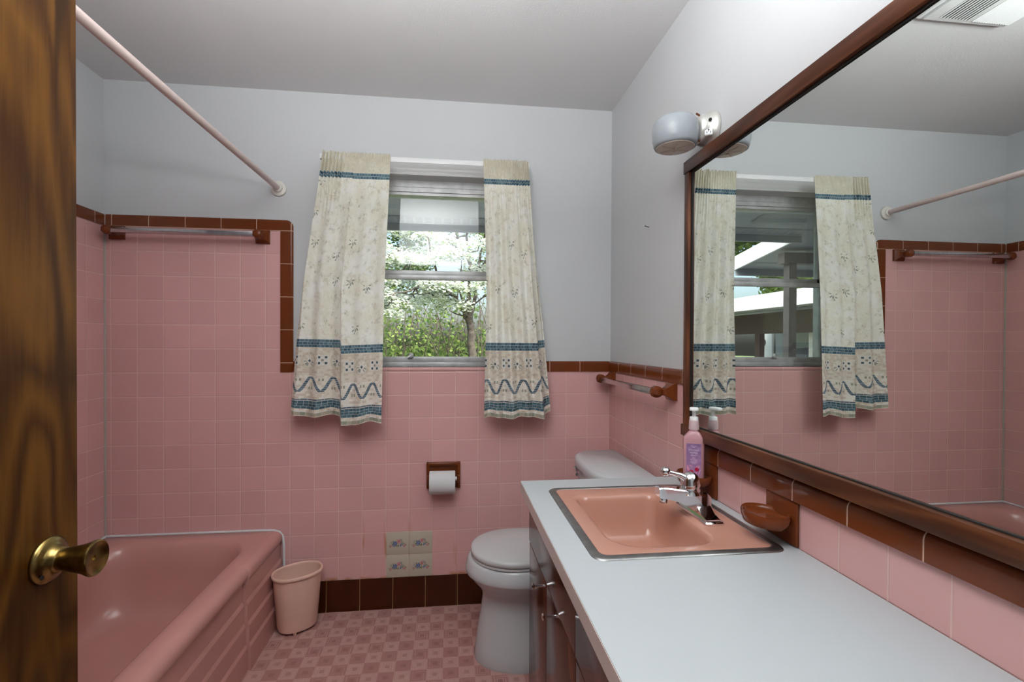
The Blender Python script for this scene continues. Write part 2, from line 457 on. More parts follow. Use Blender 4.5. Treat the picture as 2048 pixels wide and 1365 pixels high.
b = MB(); b.lathe([(.013, 0), (.013, .006), (.008, .010), (0, .010)], (-.985, YW-.004, 1.203), 'Y', 16, Matrix.Rotation(PI, 4, 'Z')); b.tube([(-.985, YW-.01, 1.203), (-1.0, YW-.014, 1.192)], .004, 8)
part(b, 'sash_lock', M['alu'], win)
b = MB(); b.box(WX0-.02, WX1+.02, -.006, .008, 2.066, 2.135, .004); b.box(WX0-.02, WX1+.02, -.010, .008, 2.062, 2.070, .002)
b.box(WX0-.001, WX0+.003, .008, YW, WZ0, WZ1); b.box(WX1-.003, WX1+.001, .008, YW, WZ0, WZ1)
struct(b.build('trim_8', M['trimwhite']), 'white painted window head board')

# ------------------------------------------------------------------ curtain rod and curtains
rod = thing('curtain_rod', (-.9, -.1, 2.095), 'flat white curtain rod across the top of the window', 'curtain rod')
b = MB(); b.box(-1.37, -.43, -.106, -.102, 2.083, 2.105, .001)
part(b, 'rod_bar', M['plastic_white'], rod)
for xx in (-1.37, -.43):
    b = MB(); b.box(xx-.002, xx+.002, -.104, .008, 2.083, 2.105, .0008); part(b, 'rod_return', M['plastic_white'], rod)

def curtain_material():
    g = G('mosaic_print_curtain'); u, v = g.uv()
    vec = g.vec
    n1 = g.noise(vec, 9., 3., .6); n2 = g.noise(vec, 22., 3., .6)
    col = g.mix(g.ramp(n1, .36, .66), (.87, .83, .69, 1), (.95, .94, .88, 1))
    tan = g.ramp(n2, .44, .66)
    # diagonal mosaic lines
    a = (u + v) * 62. + n1 * 3.; c = (u - v) * 62. + n2 * 2.
    chips = g.white(g.comb(a.floor(), c.floor(), 1.))
    col = g.mix(tan * chips[0] * .65, col, (.60, .53, .38, 1))
    col = g.mix(tan * chips[1].gt(.86) * .45, col, (.36, .37, .29, 1))
    lines = g.voro_edge(vec, 70.).lt(.05)
    col = g.mix(lines * .8, col, (.94, .92, .85, 1))
    # header darker beige
    hd = v.lt(.095)
    col = g.mix(hd * .55, col, g.mix(g.ramp(n2, .35, .65), (.46, .40, .27, 1), (.64, .59, .44, 1)))
    # white zone behind squares, beige rows between
    zone = v.gt(.899) * v.lt(1.03)
    col = g.mix(zone * .35, col, (.62, .52, .38, 1))
    rows = v.gt(.898)
    br_v = v / .0105; rowi = br_v.floor(); br_u = u / .021 + g.white(g.comb(rowi, 5., 0.))[0]
    cellr = g.white(g.comb(br_u.floor(), rowi, 2.))
    mort = (br_v.fract().lt(.12)).max(br_u.fract().lt(.07))
    col = g.mix(rows * cellr[0].gt(.62) * .5, col, (.60, .47, .36, 1))
    col = g.mix(rows * mort * .5, col, (.84, .81, .73, 1))
    # circles and squares
    P = .150
    cu = ((u / P).fract() - .5) * P; cv = v - .962
    rr = (cu * cu + cv * cv).sqrt()
    disc = rr.lt(.042)
    col = g.mix(disc * .8, col, (.70, .63, .50, 1)); col = g.mix(rr.lt(.026) * .8, col, (.86, .83, .75, 1))
    ang = g.math('ARCTAN2', cv, cu)
    spoke = (ang * 3.8).fract().lt(.12); ring = (rr - .028).abs().lt(.0018).max((rr - .042).abs().lt(.0015))
    seg = g.white(g.comb((ang * 3.8).floor(), rr.gt(.028), 0.))
    col = g.mix(disc * seg[0].gt(.55) * .5 * rr.gt(.012), col, (.55, .47, .35, 1))
    col = g.mix(disc * seg[1].gt(.80) * rr.gt(.012) * rr.lt(.028) * .8, col, (.20, .24, .20, 1))
    col = g.mix(disc * spoke.max(ring) * .6, col, (.84, .80, .72, 1))
    col = g.mix((cu.abs() + cv.abs()).lt(.008), col, (.10, .13, .16, 1))
    su = (((u / P) + .5).fract() - .5) * P; sv = cv + .004
    wz = (su.abs().lt(.028) * sv.abs().lt(.026))
    col = g.mix(wz * .8, col, (.80, .78, .72, 1))
    sq = (su.abs() - .0155).abs().lt(.0055) * (sv.abs() - .0135).abs().lt(.0050)
    col = g.mix(sq, col, (.085, .125, .15, 1))
    col = g.mix(su.abs().lt(.0055) * sv.abs().lt(.005), col, (.33, .33, .28, 1))
    # ribbon wave
    wv = v - 1.069 - ((u / .117) * (2*PI)).sin() * .030
    wave = wv.abs().lt(((u / .117) * (2*PI)).cos().abs() * .0105 + .0032)
    wb_ = ((v) / .0085).fract().lt(.14)
    wcol = g.mix(g.white(g.comb((v / .0085).floor(), (u / .058).floor(), 0.))[0], (.055, .105, .15, 1), (.17, .25, .31, 1))
    col = g.mix(v.gt(1.035) * v.lt(1.10) * .30, col, (.80, .76, .66, 1))
    leaf = ((((u / .117) + .25).fract() - .5).abs() * .117 - .008).abs().lt(.0045) * (v - 1.048).abs().lt(.006)
    leaf = leaf.max(((((u / .117) + .75).fract() - .5).abs() * .117 - .008).abs().lt(.0045) * (v - 1.088).abs().lt(.006))
    col = g.mix(leaf * .75, col, (.24, .25, .17, 1))
    col = g.mix(wave, col, g.mix(wb_, wcol, (.7, .72, .68, 1)))
    # blue brick bands
    def band(v0, v1, rowsn, col, a, bb, widths=.019):
        h = (v1 - v0) / rowsn
        q = (v - v0) / h; ri = q.floor(); w = u / widths + g.white(g.comb(ri, v0*91, 0.))[1]
        ce = g.white(g.comb(w.floor(), ri, v0*37))
        m = q.fract().lt(.10).max(w.fract().lt(.06))
        inside = v.gt(v0) * v.lt(v1)
        return g.mix(inside, col, g.mix(m, g.mix(ce[0], a, bb), (.62, .66, .64, 1)))
    blue, teal = (.055, .115, .165, 1), (.155, .255, .30, 1)
    col = band(.091, .117, 2, col, blue, teal)
    col = band(.862, .899, 3, col, blue, teal)
    col = band(1.136, 1.142, 1, col, (.06, .09, .13, 1), teal, .03)
    col = band(1.144, 1.181, 3, col, (.05, .115, .15, 1), (.13, .24, .28, 1), .024)
    col = band(1.196, 1.212, 1, col, (.30, .35, .27, 1), (.55, .50, .37, 1), .022)
    # leaf sprigs
    CU, CV = .110, .175
    us = u + g.white(g.comb((v / CV).floor(), 11., 0.))[0] * CU; iu, iv = (us / CU).floor(), (v / CV).floor(); rr3 = g.white(g.comb(iu, iv, 7.))
    lu = (us / CU - iu - .5) * CU + (rr3[0] - .5) * .045; lv = (v / CV - iv - .5) * CV + (rr3[1] - .5) * .11
    sp = None
    for ang0, dist, ln in ((.5, .017, .0085), (1.2, .013, .0075), (2.3, .018, .008), (-.35, .019, .007), (3.4, .014, .006), (1.7, .026, .006)):
        cx, cy = dist*math.cos(ang0), dist*math.sin(ang0); ca, sa = math.cos(ang0+.3), math.sin(ang0+.3)
        dx, dy = lu - cx, lv - cy
        e1 = (dx*ca + dy*sa) / ln; e2 = (dy*ca - dx*sa) / (ln*.42)
        m = (e1*e1 + e2*e2).lt(1.)
        sp = m if sp is None else sp.max(m)
    sp = sp.max(lu.abs().lt(.0009) * lv.gt(0.) * lv.lt(.03))
    body = v.gt(.135) * v.lt(.82) * rr3[2].gt(.42)
    col = g.mix(sp * body * (n2 * .9 + .2), col, (.145, .175, .14, 1))
    weave = g.noise(vec, 420., 2.)
    d = g.node('ShaderNodeBsdfDiffuse'); g.put(d.inputs[0], col); g.put(d.inputs['Normal'], g.bump(weave * .0003, 1.))
    t = g.node('ShaderNodeBsdfTranslucent'); g.put(t.inputs[0], col)
    mx = g.node('ShaderNodeMixShader'); mx.inputs[0].default_value = .28
    g.t.links.new(d.outputs[0], mx.inputs[1]); g.t.links.new(t.outputs[0], mx.inputs[2]); g.t.links.new(mx.outputs[0], g.out.inputs[0])
    return g.m
M['curtain'] = curtain_material()

def sstep(a, b, x):
    t = min(1, max(0, (x-a)/(b-a))); return t*t*(3-2*t)
def curtain(name, label, xtop, xmid, xbot, H, W, depth, ns=150, nv=130, u0=0.):
    """xtop(s), xmid(s), xbot(s): world x of the cloth; depth(s, v): distance in front of the wall"""
    bm = bmesh.new(); uvl = bm.loops.layers.uv.new('UVMap'); P = []
    for j in range(nv+1):
        w = j/nv; row = []
        for i in range(ns+1):
            s = i/ns
            if w < .5: xx = xtop(s) + (xmid(s)-xtop(s))*sstep(0, .5, w)*1. if False else xtop(s)*(1-2*w) + xmid(s)*2*w
            else: xx = xmid(s)*(2-2*w) + xbot(s)*(2*w-1)
            dd, hz = depth(s, w)
            row.append((bm.verts.new((xx, -dd, 2.113 - H(s)*w + hz)), (u0 + s*W, w*1.215)))
        P.append(row)
    for j in range(nv):
        for i in range(ns):
            q = [P[j][i], P[j][i+1], P[j+1][i+1], P[j+1][i]]
            f = bm.faces.new([k[0] for k in q]); f.smooth = True
            for l, k in zip(f.loops, q): l[uvl].uv = k[1]
    o0 = Vector(((xtop(0)+xtop(1))/2, -.1, 2.1)); bmesh.ops.translate(bm, verts=list(bm.verts), vec=-o0)
    me = bpy.data.meshes.new(name); bm.to_mesh(me); bm.free(); me.materials.append(M['curtain'])
    o = bpy.data.objects.new(name, me); COL.objects.link(o); o.location = o0
    tag(o, label, 'curtain', 'pair of mosaic print curtains'); return o
LP = lambda a, b: (lambda s: a + (b-a)*s)
def pw(*pts):
    def f(s):
        for (s0, x0), (s1, x1) in zip(pts[:-1], pts[1:]):
            if s <= s1: return x0 + (x1-x0)*(s-s0)/(s1-s0)
        return pts[-1][1]
    return f
def depthL(s, w):
    top = 1 - sstep(.0, .10, w)
    # tight gathers on the left third near the rod, wide folds below
    g1 = (1 - sstep(.34, .40, s)) * (1 - sstep(.06, .30, w)) * .010 * math.sin(2*PI*s*20)
    g2 = .0045 * math.sin(2*PI*s*46) * (1 - sstep(.0, .05, w))
    fold = (.006 + .011*w) * math.sin(2*PI*(s*4.2 + .15)) * sstep(.05, .3, w) * (1 - .3*sstep(.5, .6, s))
    ret = .09 * (1 - sstep(0, .05, s)) * (1 - .75*sstep(.2, .8, w))
    step = -.022*w * (1 - sstep(.485, .515, s))
    d = .112 + .022*w + g1 + g2 + fold + step - ret*.9
    hz = .004*math.sin(2*PI*s*31)*(1 - sstep(.0, .02, w)) + .006*sstep(.9, 1, w)*math.sin(2*PI*(s*2.3 + .3))
    return max(.012, d), hz
curtain('curtain', 'mosaic print curtain panel hung between tub wall and window, widest at its hem',
        pw((0, -1.372), (.36, -1.262), (1, -1.062)), pw((0, -1.452), (.5, -1.275), (1, -1.086)), pw((0, -1.494), (.5, -1.273), (1, -1.096)),
        pw((0, 1.173), (.49, 1.178), (.51, 1.214), (1, 1.203)), .50, depthL)
def depthR(s, w):
    g1 = (.3 + .7*sstep(.5, .7, s)) * (1 - sstep(.05, .32, w)) * .007 * math.sin(2*PI*s*17 + 1)
    g2 = .004 * math.sin(2*PI*s*40) * (1 - sstep(.0, .05, w))
    fold = (.006 + .010*w) * math.sin(2*PI*(s*4.6 + .4)) * sstep(.05, .3, w)
    ret = .085 * sstep(.94, 1, s) * (1 - .75*sstep(.2, .8, w))
    step = -.020*w * sstep(.845, .875, s)
    d = .112 + .016*w + g1 + g2 + fold + step - ret
    hz = .004*math.sin(2*PI*s*29)*(1 - sstep(.0, .02, w)) + .005*sstep(.9, 1, w)*math.sin(2*PI*(s*2.1))
    return max(.012, d), hz
curtain('curtain', 'mosaic print curtain panel hung between window and toilet corner, narrower one',
        pw((0, -.644), (.7, -.49), (1, -.424)), pw((0, -.628), (.85, -.415), (1, -.372)), pw((0, -.638), (.86, -.355), (1, -.318)),
        pw((0, 1.192), (.85, 1.193), (.87, 1.176), (1, 1.172)), .42, depthR, u0=.31)

# ------------------------------------------------------------------ bathtub
tub = thing('bathtub', (-1.94, -.76, 0), 'salmon pink built-in bathtub along the tiled wall', 'bathtub')
cx, cy = (XL+.004-1.582)/2, -.767; hx, hy = (-1.582-XL-.004)/2, .763
bx, by, bhx, bhy = -1.958, -.762, .293, .672
ro = .012
rings = [rrect(cx, cy, hx-.01, hy-.003, .004, .0), rrect(cx, cy, hx-.01, hy-.003, .004, .34),
         rrect(cx+.006, cy, hx+.006, hy, ro, .345), rrect(cx+.008, cy, hx+.008, hy, ro, .356), rrect(cx+.006, cy, hx+.006, hy, ro, .377), rrect(cx, cy, hx+.001, hy-.002, ro, .389), rrect(cx-.008, cy, hx-.016, hy-.008, ro, .3935),
         rrect(bx, by, bhx+.035, bhy+.02, .16, .3925), rrect(bx, by, bhx+.016, bhy+.010, .15, .390), rrect(bx, by, bhx+.004, bhy+.002, .14, .383), rrect(bx, by, bhx-.006, bhy-.006, .135, .370), rrect(bx, by, bhx-.014, bhy-.02, .13, .335)]
for k in range(1, 9):
    q = k/8; z = .335 - .235*math.sin(q*PI/2)**.9
    rings.append(rrect(bx-.005*q, by, bhx-.014-.03*q-.035*q**4, bhy-.02-.06*q-.07*q**4, .13, z))
rings.append(rrect(bx, by, .15, .45, .10, .092)); rings.append(rrect(bx, by, .05, .2, .04, .090))
b = MB(); b.loft(rings, True, True); part(b, 'basin', M['tub'], tub, sharp=50)
def apron(y0, y1, fwd):
    f = fwd
    prof = [(-1.600, .0), (-1.5555+f, .0), (-1.5555+f, .090), (-1.561+f, .104), (-1.561+f, .172), (-1.567+f, .186), (-1.567+f, .252), (-1.573+f, .268), (-1.573+f, .338), (-1.600, .338)]
    b = MB(); t = bmesh.new()
    A = [t.verts.new((px, y0, pz)) for px, pz in prof]; B = [t.verts.new((px, y1, pz)) for px, pz in prof]; n = len(prof)
    t.faces.new(A); t.faces.new(B[::-1])
    for i in range(n): t.faces.new([A[i], B[i], B[(i+1) % n], A[(i+1) % n]])
    b.add(t); return b
part(apron(-1.528, -.385, -.006), 'apron', M['tub'], tub, sharp=20)
part(apron(-.380, -.006, .004), 'apron_end', M['tub'], tub, sharp=20)
# thick corner of the rim at the wall
b = MB(); 
b.loft([rrect(-1.60, -.186, .028, .182, .008, .33), rrect(-1.593, -.186, .033, .182, .012, .352), rrect(-1.594, -.186, .033, .182, .014, .374), rrect(-1.602, -.186, .027, .180, .014, .3885), rrect(-1.612, -.184, .016, .176, .012, .3933)], False, True)
part(b, 'rim_corner', M['tub'], tub, sharp=60)
b = MB(); b.tube([(XL+.008, -.007, .396), (-1.66, -.007, .396), (-1.60, -.007, .394), (-1.575, -.007, .386), (-1.561, -.007, .368), (-1.556, -.007, .33), (-1.553, -.007, .15)], .0055, 8)
b.tube([(XL+.007, -.007, .396), (XL+.007, -1.52, .396)], .0055, 8)
part(b, 'caulk_bead', M['caulk'], tub)

# ------------------------------------------------------------------ shower rod
sr = thing('shower_curtain_rod', (-1.585, -.01, 1.975), 'pale pink shower rod above the tub edge, no curtain on it', 'shower rod')
b = MB(); b.tube([(-1.583, -.006, 1.975), (-1.60, -1.53, 1.975)], .0128, 20); part(b, 'rod_tube', M['rod'], sr)
for yy, s in ((0., -1), (-1.535, 1)):
    xx = -1.583 if s < 0 else -1.60
    b = MB(); b.lathe([(.0145, .022*1), (.018, .020), (.0215, .012), (.034, .008), (.036, .003), (.036, 0)], (xx, yy+(.006 if s < 0 else -.0), 1.975), 'Y', 32, Matrix.Rotation(0 if s > 0 else PI, 4, 'X'))
    part(b, 'rod_flange', M['flange'], sr)

# ------------------------------------------------------------------ towel bars
def towel_bar(loc, rotz, L, label):
    """local: wall plane y=0, bar along x, sticking out to -y"""
    t = thing('towel_bar', loc, label, 'towel bar', 'brown ceramic towel bars'); t.rotation_euler = (0, 0, rotz)
    def bar():
        b = MB(); b.box(-L/2+.006, L/2-.006, -.075, -.055, -.0125, .0095, .002); return b
    o = bar().build('bar', M['chrome_worn'], None); o.parent = t
    for sx in (-1, 1):
        xx = sx*L/2; b = MB()
        sq = lambda h, y, e=2.: [(xx + c*h, y, s_*h) for c, s_ in ((1, 1), (-1, 1), (-1, -1), (1, -1))]
        def rg(h, y, dx=0, dz=0, ch=.0):
            k = h*ch
            return [(xx+dx + p, y, dz + q) for p, q in ((h, h-k), (h-k, h), (-h+k, h), (-h, h-k), (-h, -h+k), (-h+k, -h), (h-k, -h), (h, -h+k))]
        b.loft([rg(.0305, .002, ch=.02), rg(.0305, -.010, ch=.02), rg(.0265, -.014, ch=.03), rg(.018, -.024, ch=.1), rg(.0125, -.036, ch=.2), rg(.0120, -.043, ch=.3), rg(.0175, -.051, ch=.5), rg(.0205, -.060, ch=.55), rg(.0205, -.068, ch=.55), rg(.0165, -.078, ch=.55), rg(.008, -.083, ch=.55)], True, True)
        o = b.build('post', M['brown'], None, sharp=25); o.parent = t
    return t
towel_bar((-1.9555, -.002, 1.748), 0, .615, 'chrome towel bar on brown ceramic posts high above the bathtub')
towel_bar((-.002, -.3725, 1.095), PI*1.5, .625, 'chrome towel bar on brown ceramic posts on the wall above the toilet tank')

# ------------------------------------------------------------------ toilet paper holder and roll
tp = thing('toilet_paper_holder', (-.823, 0, .63), 'brown ceramic recessed toilet paper holder on the pink tiled wall', 'toilet paper holder')
x0, x1, z0, z1 = -.9035, -.7425, .567, .692
b = MB(); w = .016
b.prism([(x0, z0), (x1, z0), (x1, z1), (x0, z1)], 'Y', .0, -.003)
b.box(x0, x0+w, -.020, 0, z0, z1, .005, 3); b.box(x1-w, x1, -.020, 0, z0, z1, .005, 3); b.box(x0, x1, -.018, 0, z1-w, z1, .005, 3); b.box(x0, x1, -.010, 0, z0, z0+w*.8, .004, 3)
for xx in (x0+.004, x1-.004-.013): b.box(xx, xx+.013, -.052, 0, .600, .640, .006, 3)
part(b, 'holder_frame', M['brown'], tp)
b = MB(); b.lathe([(.009, x0+.012), (.009, x1-.012)], (0, -.040, .620), 'X', 20); part(b, 'spindle', M['plastic_white'], tp)
roll = thing('toilet_paper_roll', (-.826, -.047, .595), 'white toilet paper roll in the brown wall holder', 'toilet paper roll')
b = MB(); ra, rb = -.887, -.768
b.lathe([(.019, ra), (.052, ra), (.0535, ra+.002), (.0535, rb-.002), (.052, rb), (.019, rb), (.019, ra)], (0, -.0565, .608), 'X', 48)
part(b, 'paper', M['paper'], roll)
b = MB(); n = 12; pts = [(-.0565 - .0542*math.sin(a), .608 + .0542*math.cos(a)) for a in [PI*.1 + PI*.36*i/n for i in range(n+1)]]
seg = 24; R1 = [[(ra + (rb-ra)*i/seg, y, z - (.0022*math.sin(i*1.3) if k == n else 0)) for i in range(seg+1)] for k, (y, z) in enumerate(pts)]
b.loft(R1, closed=False); part(b, 'loose_sheet', M['paper'], roll)

# ------------------------------------------------------------------ floral tiles
fm = [simple('cream_tile_glaze', (.50, .45, .36, 1), .2), simple('blue_flower_paint', (.10, .15, .33, 1), .3), simple('pink_flower_paint', (.52, .24, .24, 1), .3), simple('red_flower_paint', (.36, .08, .08, 1), .3), simple('green_leaf_paint', (.13, .15, .05, 1), .3), simple('grey_leaf_paint', (.25, .28, .27, 1), .3), simple('yellow_dot_paint', (.55, .42, .15, 1), .3)]
def floral(ix, iz, label):
    xa = -1.0933 + ix*T; za = .1439 + iz*T; c = (xa+T/2, -.002, za+T/2)
    b = MB(); b.box(xa+.001, xa+T-.001, -.0025, .0, za+.001, za+T-.001, .001, 2)
    rnd = random.Random(5)
    lay = [0]
    def blob(u, v, a, bb, rot, mi):
        lay[0] += 1; b.mi = mi; y = -.0026 - lay[0]*2e-6; n = 10
        vs = [b.bm.verts.new((c[0] + u + a*math.cos(t)*math.cos(rot) - bb*math.sin(t)*math.sin(rot), y, c[2] + v + a*math.cos(t)*math.sin(rot) + bb*math.sin(t)*math.cos(rot))) for t in [-2*PI*k/n for k in range(n)]]
        b._f(vs)
    def flower(u, v, rr, mi, ci, k=5):
        for i in range(k):
            a = 2*PI*i/k + .3; blob(u + rr*.6*math.cos(a), v + rr*.6*math.sin(a), rr*.5, rr*.36, a, mi)
        blob(u, v, rr*.28, rr*.28, 0, ci)
    for i in range(30):                                       # leaves along an arch
        a = PI*(i+.5)/30; R = .030 + rnd.uniform(-.008, .005)
        blob(1.12*R*math.cos(a), -.014 + .92*R*math.sin(a), rnd.uniform(.0028, .0045), .0015, rnd.uniform(0, PI), 4 if i % 3 else 5)
    for i in range(9): blob(rnd.uniform(-.022, .022), rnd.uniform(-.014, .004), .0042, .0018, rnd.uniform(0, PI), 4)
    flower(-.012, -.001, .0105, 1, 5, 6); flower(-.016, -.009, .007, 1, 6); flower(.006, .009, .0105, 2, 3, 6); flower(.018, -.006, .0075, 5, 1); flower(.016, .014, .006, 5, 6); flower(.013, -.011, .005, 1, 6)
    flower(.031, -.014, .0062, 2, 3); flower(-.031, -.012, .005, 2, 4); blob(-.034, -.018, .004, .0018, .6, 3); blob(.036, -.006, .004, .0016, 1.2, 3)
    for u in (-.006, .003, .001): blob(u, -.012, .0055, .0018, 1.2 + u*60, 4)
    o = b.build('floral_tile', fm, None, off=c, recalc=False); tag(o, label, 'tile', 'cream floral tiles')
floral(0, 1, 'cream tile with painted flowers, upper one nearer the bathtub')
floral(1, 1, 'cream tile with painted flowers, upper one nearer the toilet')
floral(0, 0, 'cream tile with painted flowers, lower one nearer the bathtub, touching the brown base')
floral(1, 0, 'cream tile with painted flowers, lower one nearer the toilet, touching the brown base')

# ------------------------------------------------------------------ waste bin
bn = thing('waste_bin', (-1.468, -.13, 0), 'oval beige pink plastic waste bin between bathtub and toilet', 'waste bin')
rot = .55
def ov(a, bb, z, dx=0, dy=0): return ellip(-1.460+dx, -.118+dy, a, bb, z, 48, rot, 2.25)
b = MB()
b.loft([ov(.070, .052, .012), ov(.078, .060, .014), ov(.083, .064, .024), ov(.0995, .0745, .245), ov(.100, .075, .250)], True)
b.loft([ov(.0975, .0725, .25), ov(.081, .062, .026), ov(.07, .05, .022)], False, True)
part(b, 'bin_body', M['bin'], bn, sharp=50)
b = MB(); b.loft([ov(.0995, .0745, .240), ov(.1045, .0795, .243), ov(.1065, .0815, .250), ov(.1045, .0795, .257), ov(.100, .075, .2585), ov(.0970, .072, .254), ov(.0970, .072, .246)])
part(b, 'bin_rim', M['bin'], bn, sharp=80)
for (dx, dy) in ((.006, -.053), (.060, .018), (-.058, .006)):
    b = MB(); b.box(-1.460+dx-.006, -1.460+dx+.006, -.118+dy-.004, -.118+dy+.004, 0, .030, .002); part(b, 'foot', M['bin'], bn)

# ------------------------------------------------------------------ toilet
tt = thing('toilet', (-.37, -.39, 0), 'white two-piece toilet between vanity and tiled wall', 'toilet')
TY = -.385
def egg(xf, xb, hw, z, n=48, k=.62):
    """front tip at xf (towards -X), back at xb, half width hw"""
    L = xb - xf; xm = xf + L*k*.62; out = []
    for i in range(n):
        t = 2*PI*i/n; c, s = math.cos(t), math.sin(t)
        if c <= 0: xx = xm + (xm-xf)*c; yy = hw*math.copysign(abs(s)**.92, s)
        else: xx = xm + (xb-xm)*math.copysign(abs(c)**.75, c); yy = hw*s if c < .3 else hw*s
        out.append((xx, TY + yy, z))
    return out
b = MB()
b.loft([egg(-.690, -.16, .132, 0.), egg(-.692, -.16, .134, .010), egg(-.686, -.16, .130, .05), egg(-.678, -.15, .120, .12), egg(-.664, -.15, .108, .20), egg(-.658, -.15, .104, .245),
        egg(-.662, -.15, .110, .272), egg(-.684, -.15, .142, .302), egg(-.708, -.15, .168, .330), egg(-.721, -.15, .178, .347), egg(-.7265, -.15, .1815, .352), egg(-.7275, -.15, .1825, .356), egg(-.727, -.15, .182, .372), egg(-.718, -.15, .176, .398), egg(-.712, -.15, .171, .408), egg(-.70, -.16, .16, .410)], True, True)
part(b, 'bowl', M['white_cer'], tt, sharp=60)
b = MB(); b.loft([egg(-.702, -.24, .168, .4105), egg(-.706, -.24, .171, .412), egg(-.706, -.24, .171, .419), egg(-.702, -.24, .168, .420)], True, True); part(b, 'seat', M['seat_white'], tt, sharp=60)
b = MB(); b.loft([egg(-.703, -.235, .1685, .4215), egg(-.7065, -.235, .172, .4235), egg(-.7065, -.235, .172, .436), egg(-.703, -.235, .1685, .4425), egg(-.695, -.24, .161, .4455), egg(-.60, -.3, .08, .4475)], True, True); part(b, 'lid', M['seat_white'], tt, sharp=70)
# tank with a bowed front
def bow(xf, xb, y0, y1, rc, z, n=10, bowd=.03):
    out = [(xb, y1, z), (xb, y0, z)]
    ym = (y0+y1)/2; hh = (y1-y0)/2; m = 24
    pts = []
    for i in range(m+1):
        a = -PI/2 + PI*i/m; s = math.sin(a); cc = math.cos(a)
        yy = ym + hh*math.copysign(abs(s)**.62, s); xx = xf + bowd*0 + (xb-.07-xf)*(1 - abs(cc)**.62)
        pts.append((xx, yy, z))
    return out + pts
b = MB(); b.loft([bow(-.205, -.03, TY-.195, TY+.195, .05, .40), bow(-.225, -.028, TY-.215, TY+.215, .05, .46), bow(-.236, -.026, TY-.226, TY+.226, .05, .727)], True, True); part(b, 'tank', M['white_cer'], tt, sharp=60)
b = MB(); b.loft([bow(-.238, -.024, TY-.229, TY+.229, .05, .728), bow(-.250, -.022, TY-.238, TY+.238, .05, .731), bow(-.252, -.022, TY-.240, TY+.240, .05, .752), bow(-.248, -.024, TY-.236, TY+.236, .05, .764), bow(-.238, -.03, TY-.226, TY+.226, .05, .769)], True, True); part(b, 'tank_lid', M['white_cer'], tt, sharp=60)
b = MB(); b.lathe([(.012, 0), (.012, -.016), (.009, -.020), (0, -.020)], (-.222, TY+.155, .705), 'X', 20); b.tube([(-.236, TY+.155, .705), (-.242, TY+.12, .701), (-.244, TY+.09, .696)], [.006, .0065, .007], 12); part(b, 'flush_lever', M['chrome'], tt)

# ------------------------------------------------------------------ vanity cabinet, countertop
van = thing('vanity_cabinet', (-.26, -1.4, 0), 'dark brown wooden vanity cabinet under the white countertop', 'cabinet')
CF, CY0, CY1 = -.5235, -.722, -2.185
b = MB(); b.box(-.505, -.004, CY0-.018, CY0, .09, .763); b.box(-.505, -.004, CY1, CY1+.018, .09, .763); b.box(-.505, -.487, CY1+.018, CY0-.018, .09, .763); b.box(-.016, -.004, CY1+.018, CY0-.018, .09, .763); b.box(-.487, -.016, CY1+.018, CY0-.018, .09, .108); b.box(-.44, -.004, CY1, CY0-.002, 0, .09); part(b, 'body', M['cab'], van, flat=True)
ed = [CY0, -1.008, -1.315, -1.62, -1.925, CY1]
for i in range(5):
    ya, yb = ed[i]-(.0 if i == 0 else .002), ed[i+1]+.002
    b = MB(); b.box(CF, -.505, yb, ya, .105, .594, .0015); dr = part(b, 'door', M['cab'], van)
    ky = (yb + .020) if i in (0, 2, 4) else (ya - .125 if i == 1 else ya - .06)
    b = MB(); b.lathe([(.0042, CF), (.0036, CF-.004), (.0036, CF-.030), (.0080, CF-.0325), (.0088, CF-.035), (.0075, CF-.0375), (0, CF-.038)], (0, ky, .583), 'X', 20); part(b, 'knob', M['chrome'], dr)
for ya, yb in ((CY0, -1.312), (-1.316, -1.92), (-1.924, CY1)):
    b = MB(); b.box(CF-.002, -.505, yb, ya, .602, .760, .0015); part(b, 'false_drawer_front', M['cab'], van)

ct = thing('countertop', (-.28, -1.45, .78), 'white laminate countertop with a cutout for the pink sink', 'countertop')
SX0, SX1, SY0, SY1 = -.466, -.050, -1.297, -.829                 # cut-out
CX0, CZ0, CZ1 = -.5535, .764, .8
b = MB()
def top_ring(z): return rrect((SX0+SX1)/2, (SY0+SY1)/2, (SX1-SX0)/2, (SY1-SY0)/2, .02, z, 5)
inner_t = top_ring(CZ1); inner_b = top_ring(CZ0)
def outer(z):
    out = []
    for p in inner_t:
        dx, dy = p[0]-(SX0+SX1)/2, p[1]-(SY0+SY1)/2
        out.append(p)
    n = 5
    cor = [(-.002, -.7155), (CX0, -.7155), (CX0, -2.187), (-.002, -2.187)]
    ring = []
    for c in cor: ring += [(c[0], c[1], z)]*(n+1)
    return ring
b.loft([outer(CZ0), outer(CZ1), inner_t, inner_b, outer(CZ0)])
bmesh.ops.remove_doubles(b.bm, verts=list(b.bm.verts), dist=1e-5)
part(b, 'top_slab', M['laminate'], ct, flat=True)
b = MB(); b.box(CX0-.0012, CX0-.0001, -2.187, -.7155, CZ0, CZ1-.0015); part(b, 'edge_band', M['edge_reflection'], ct, flat=True)

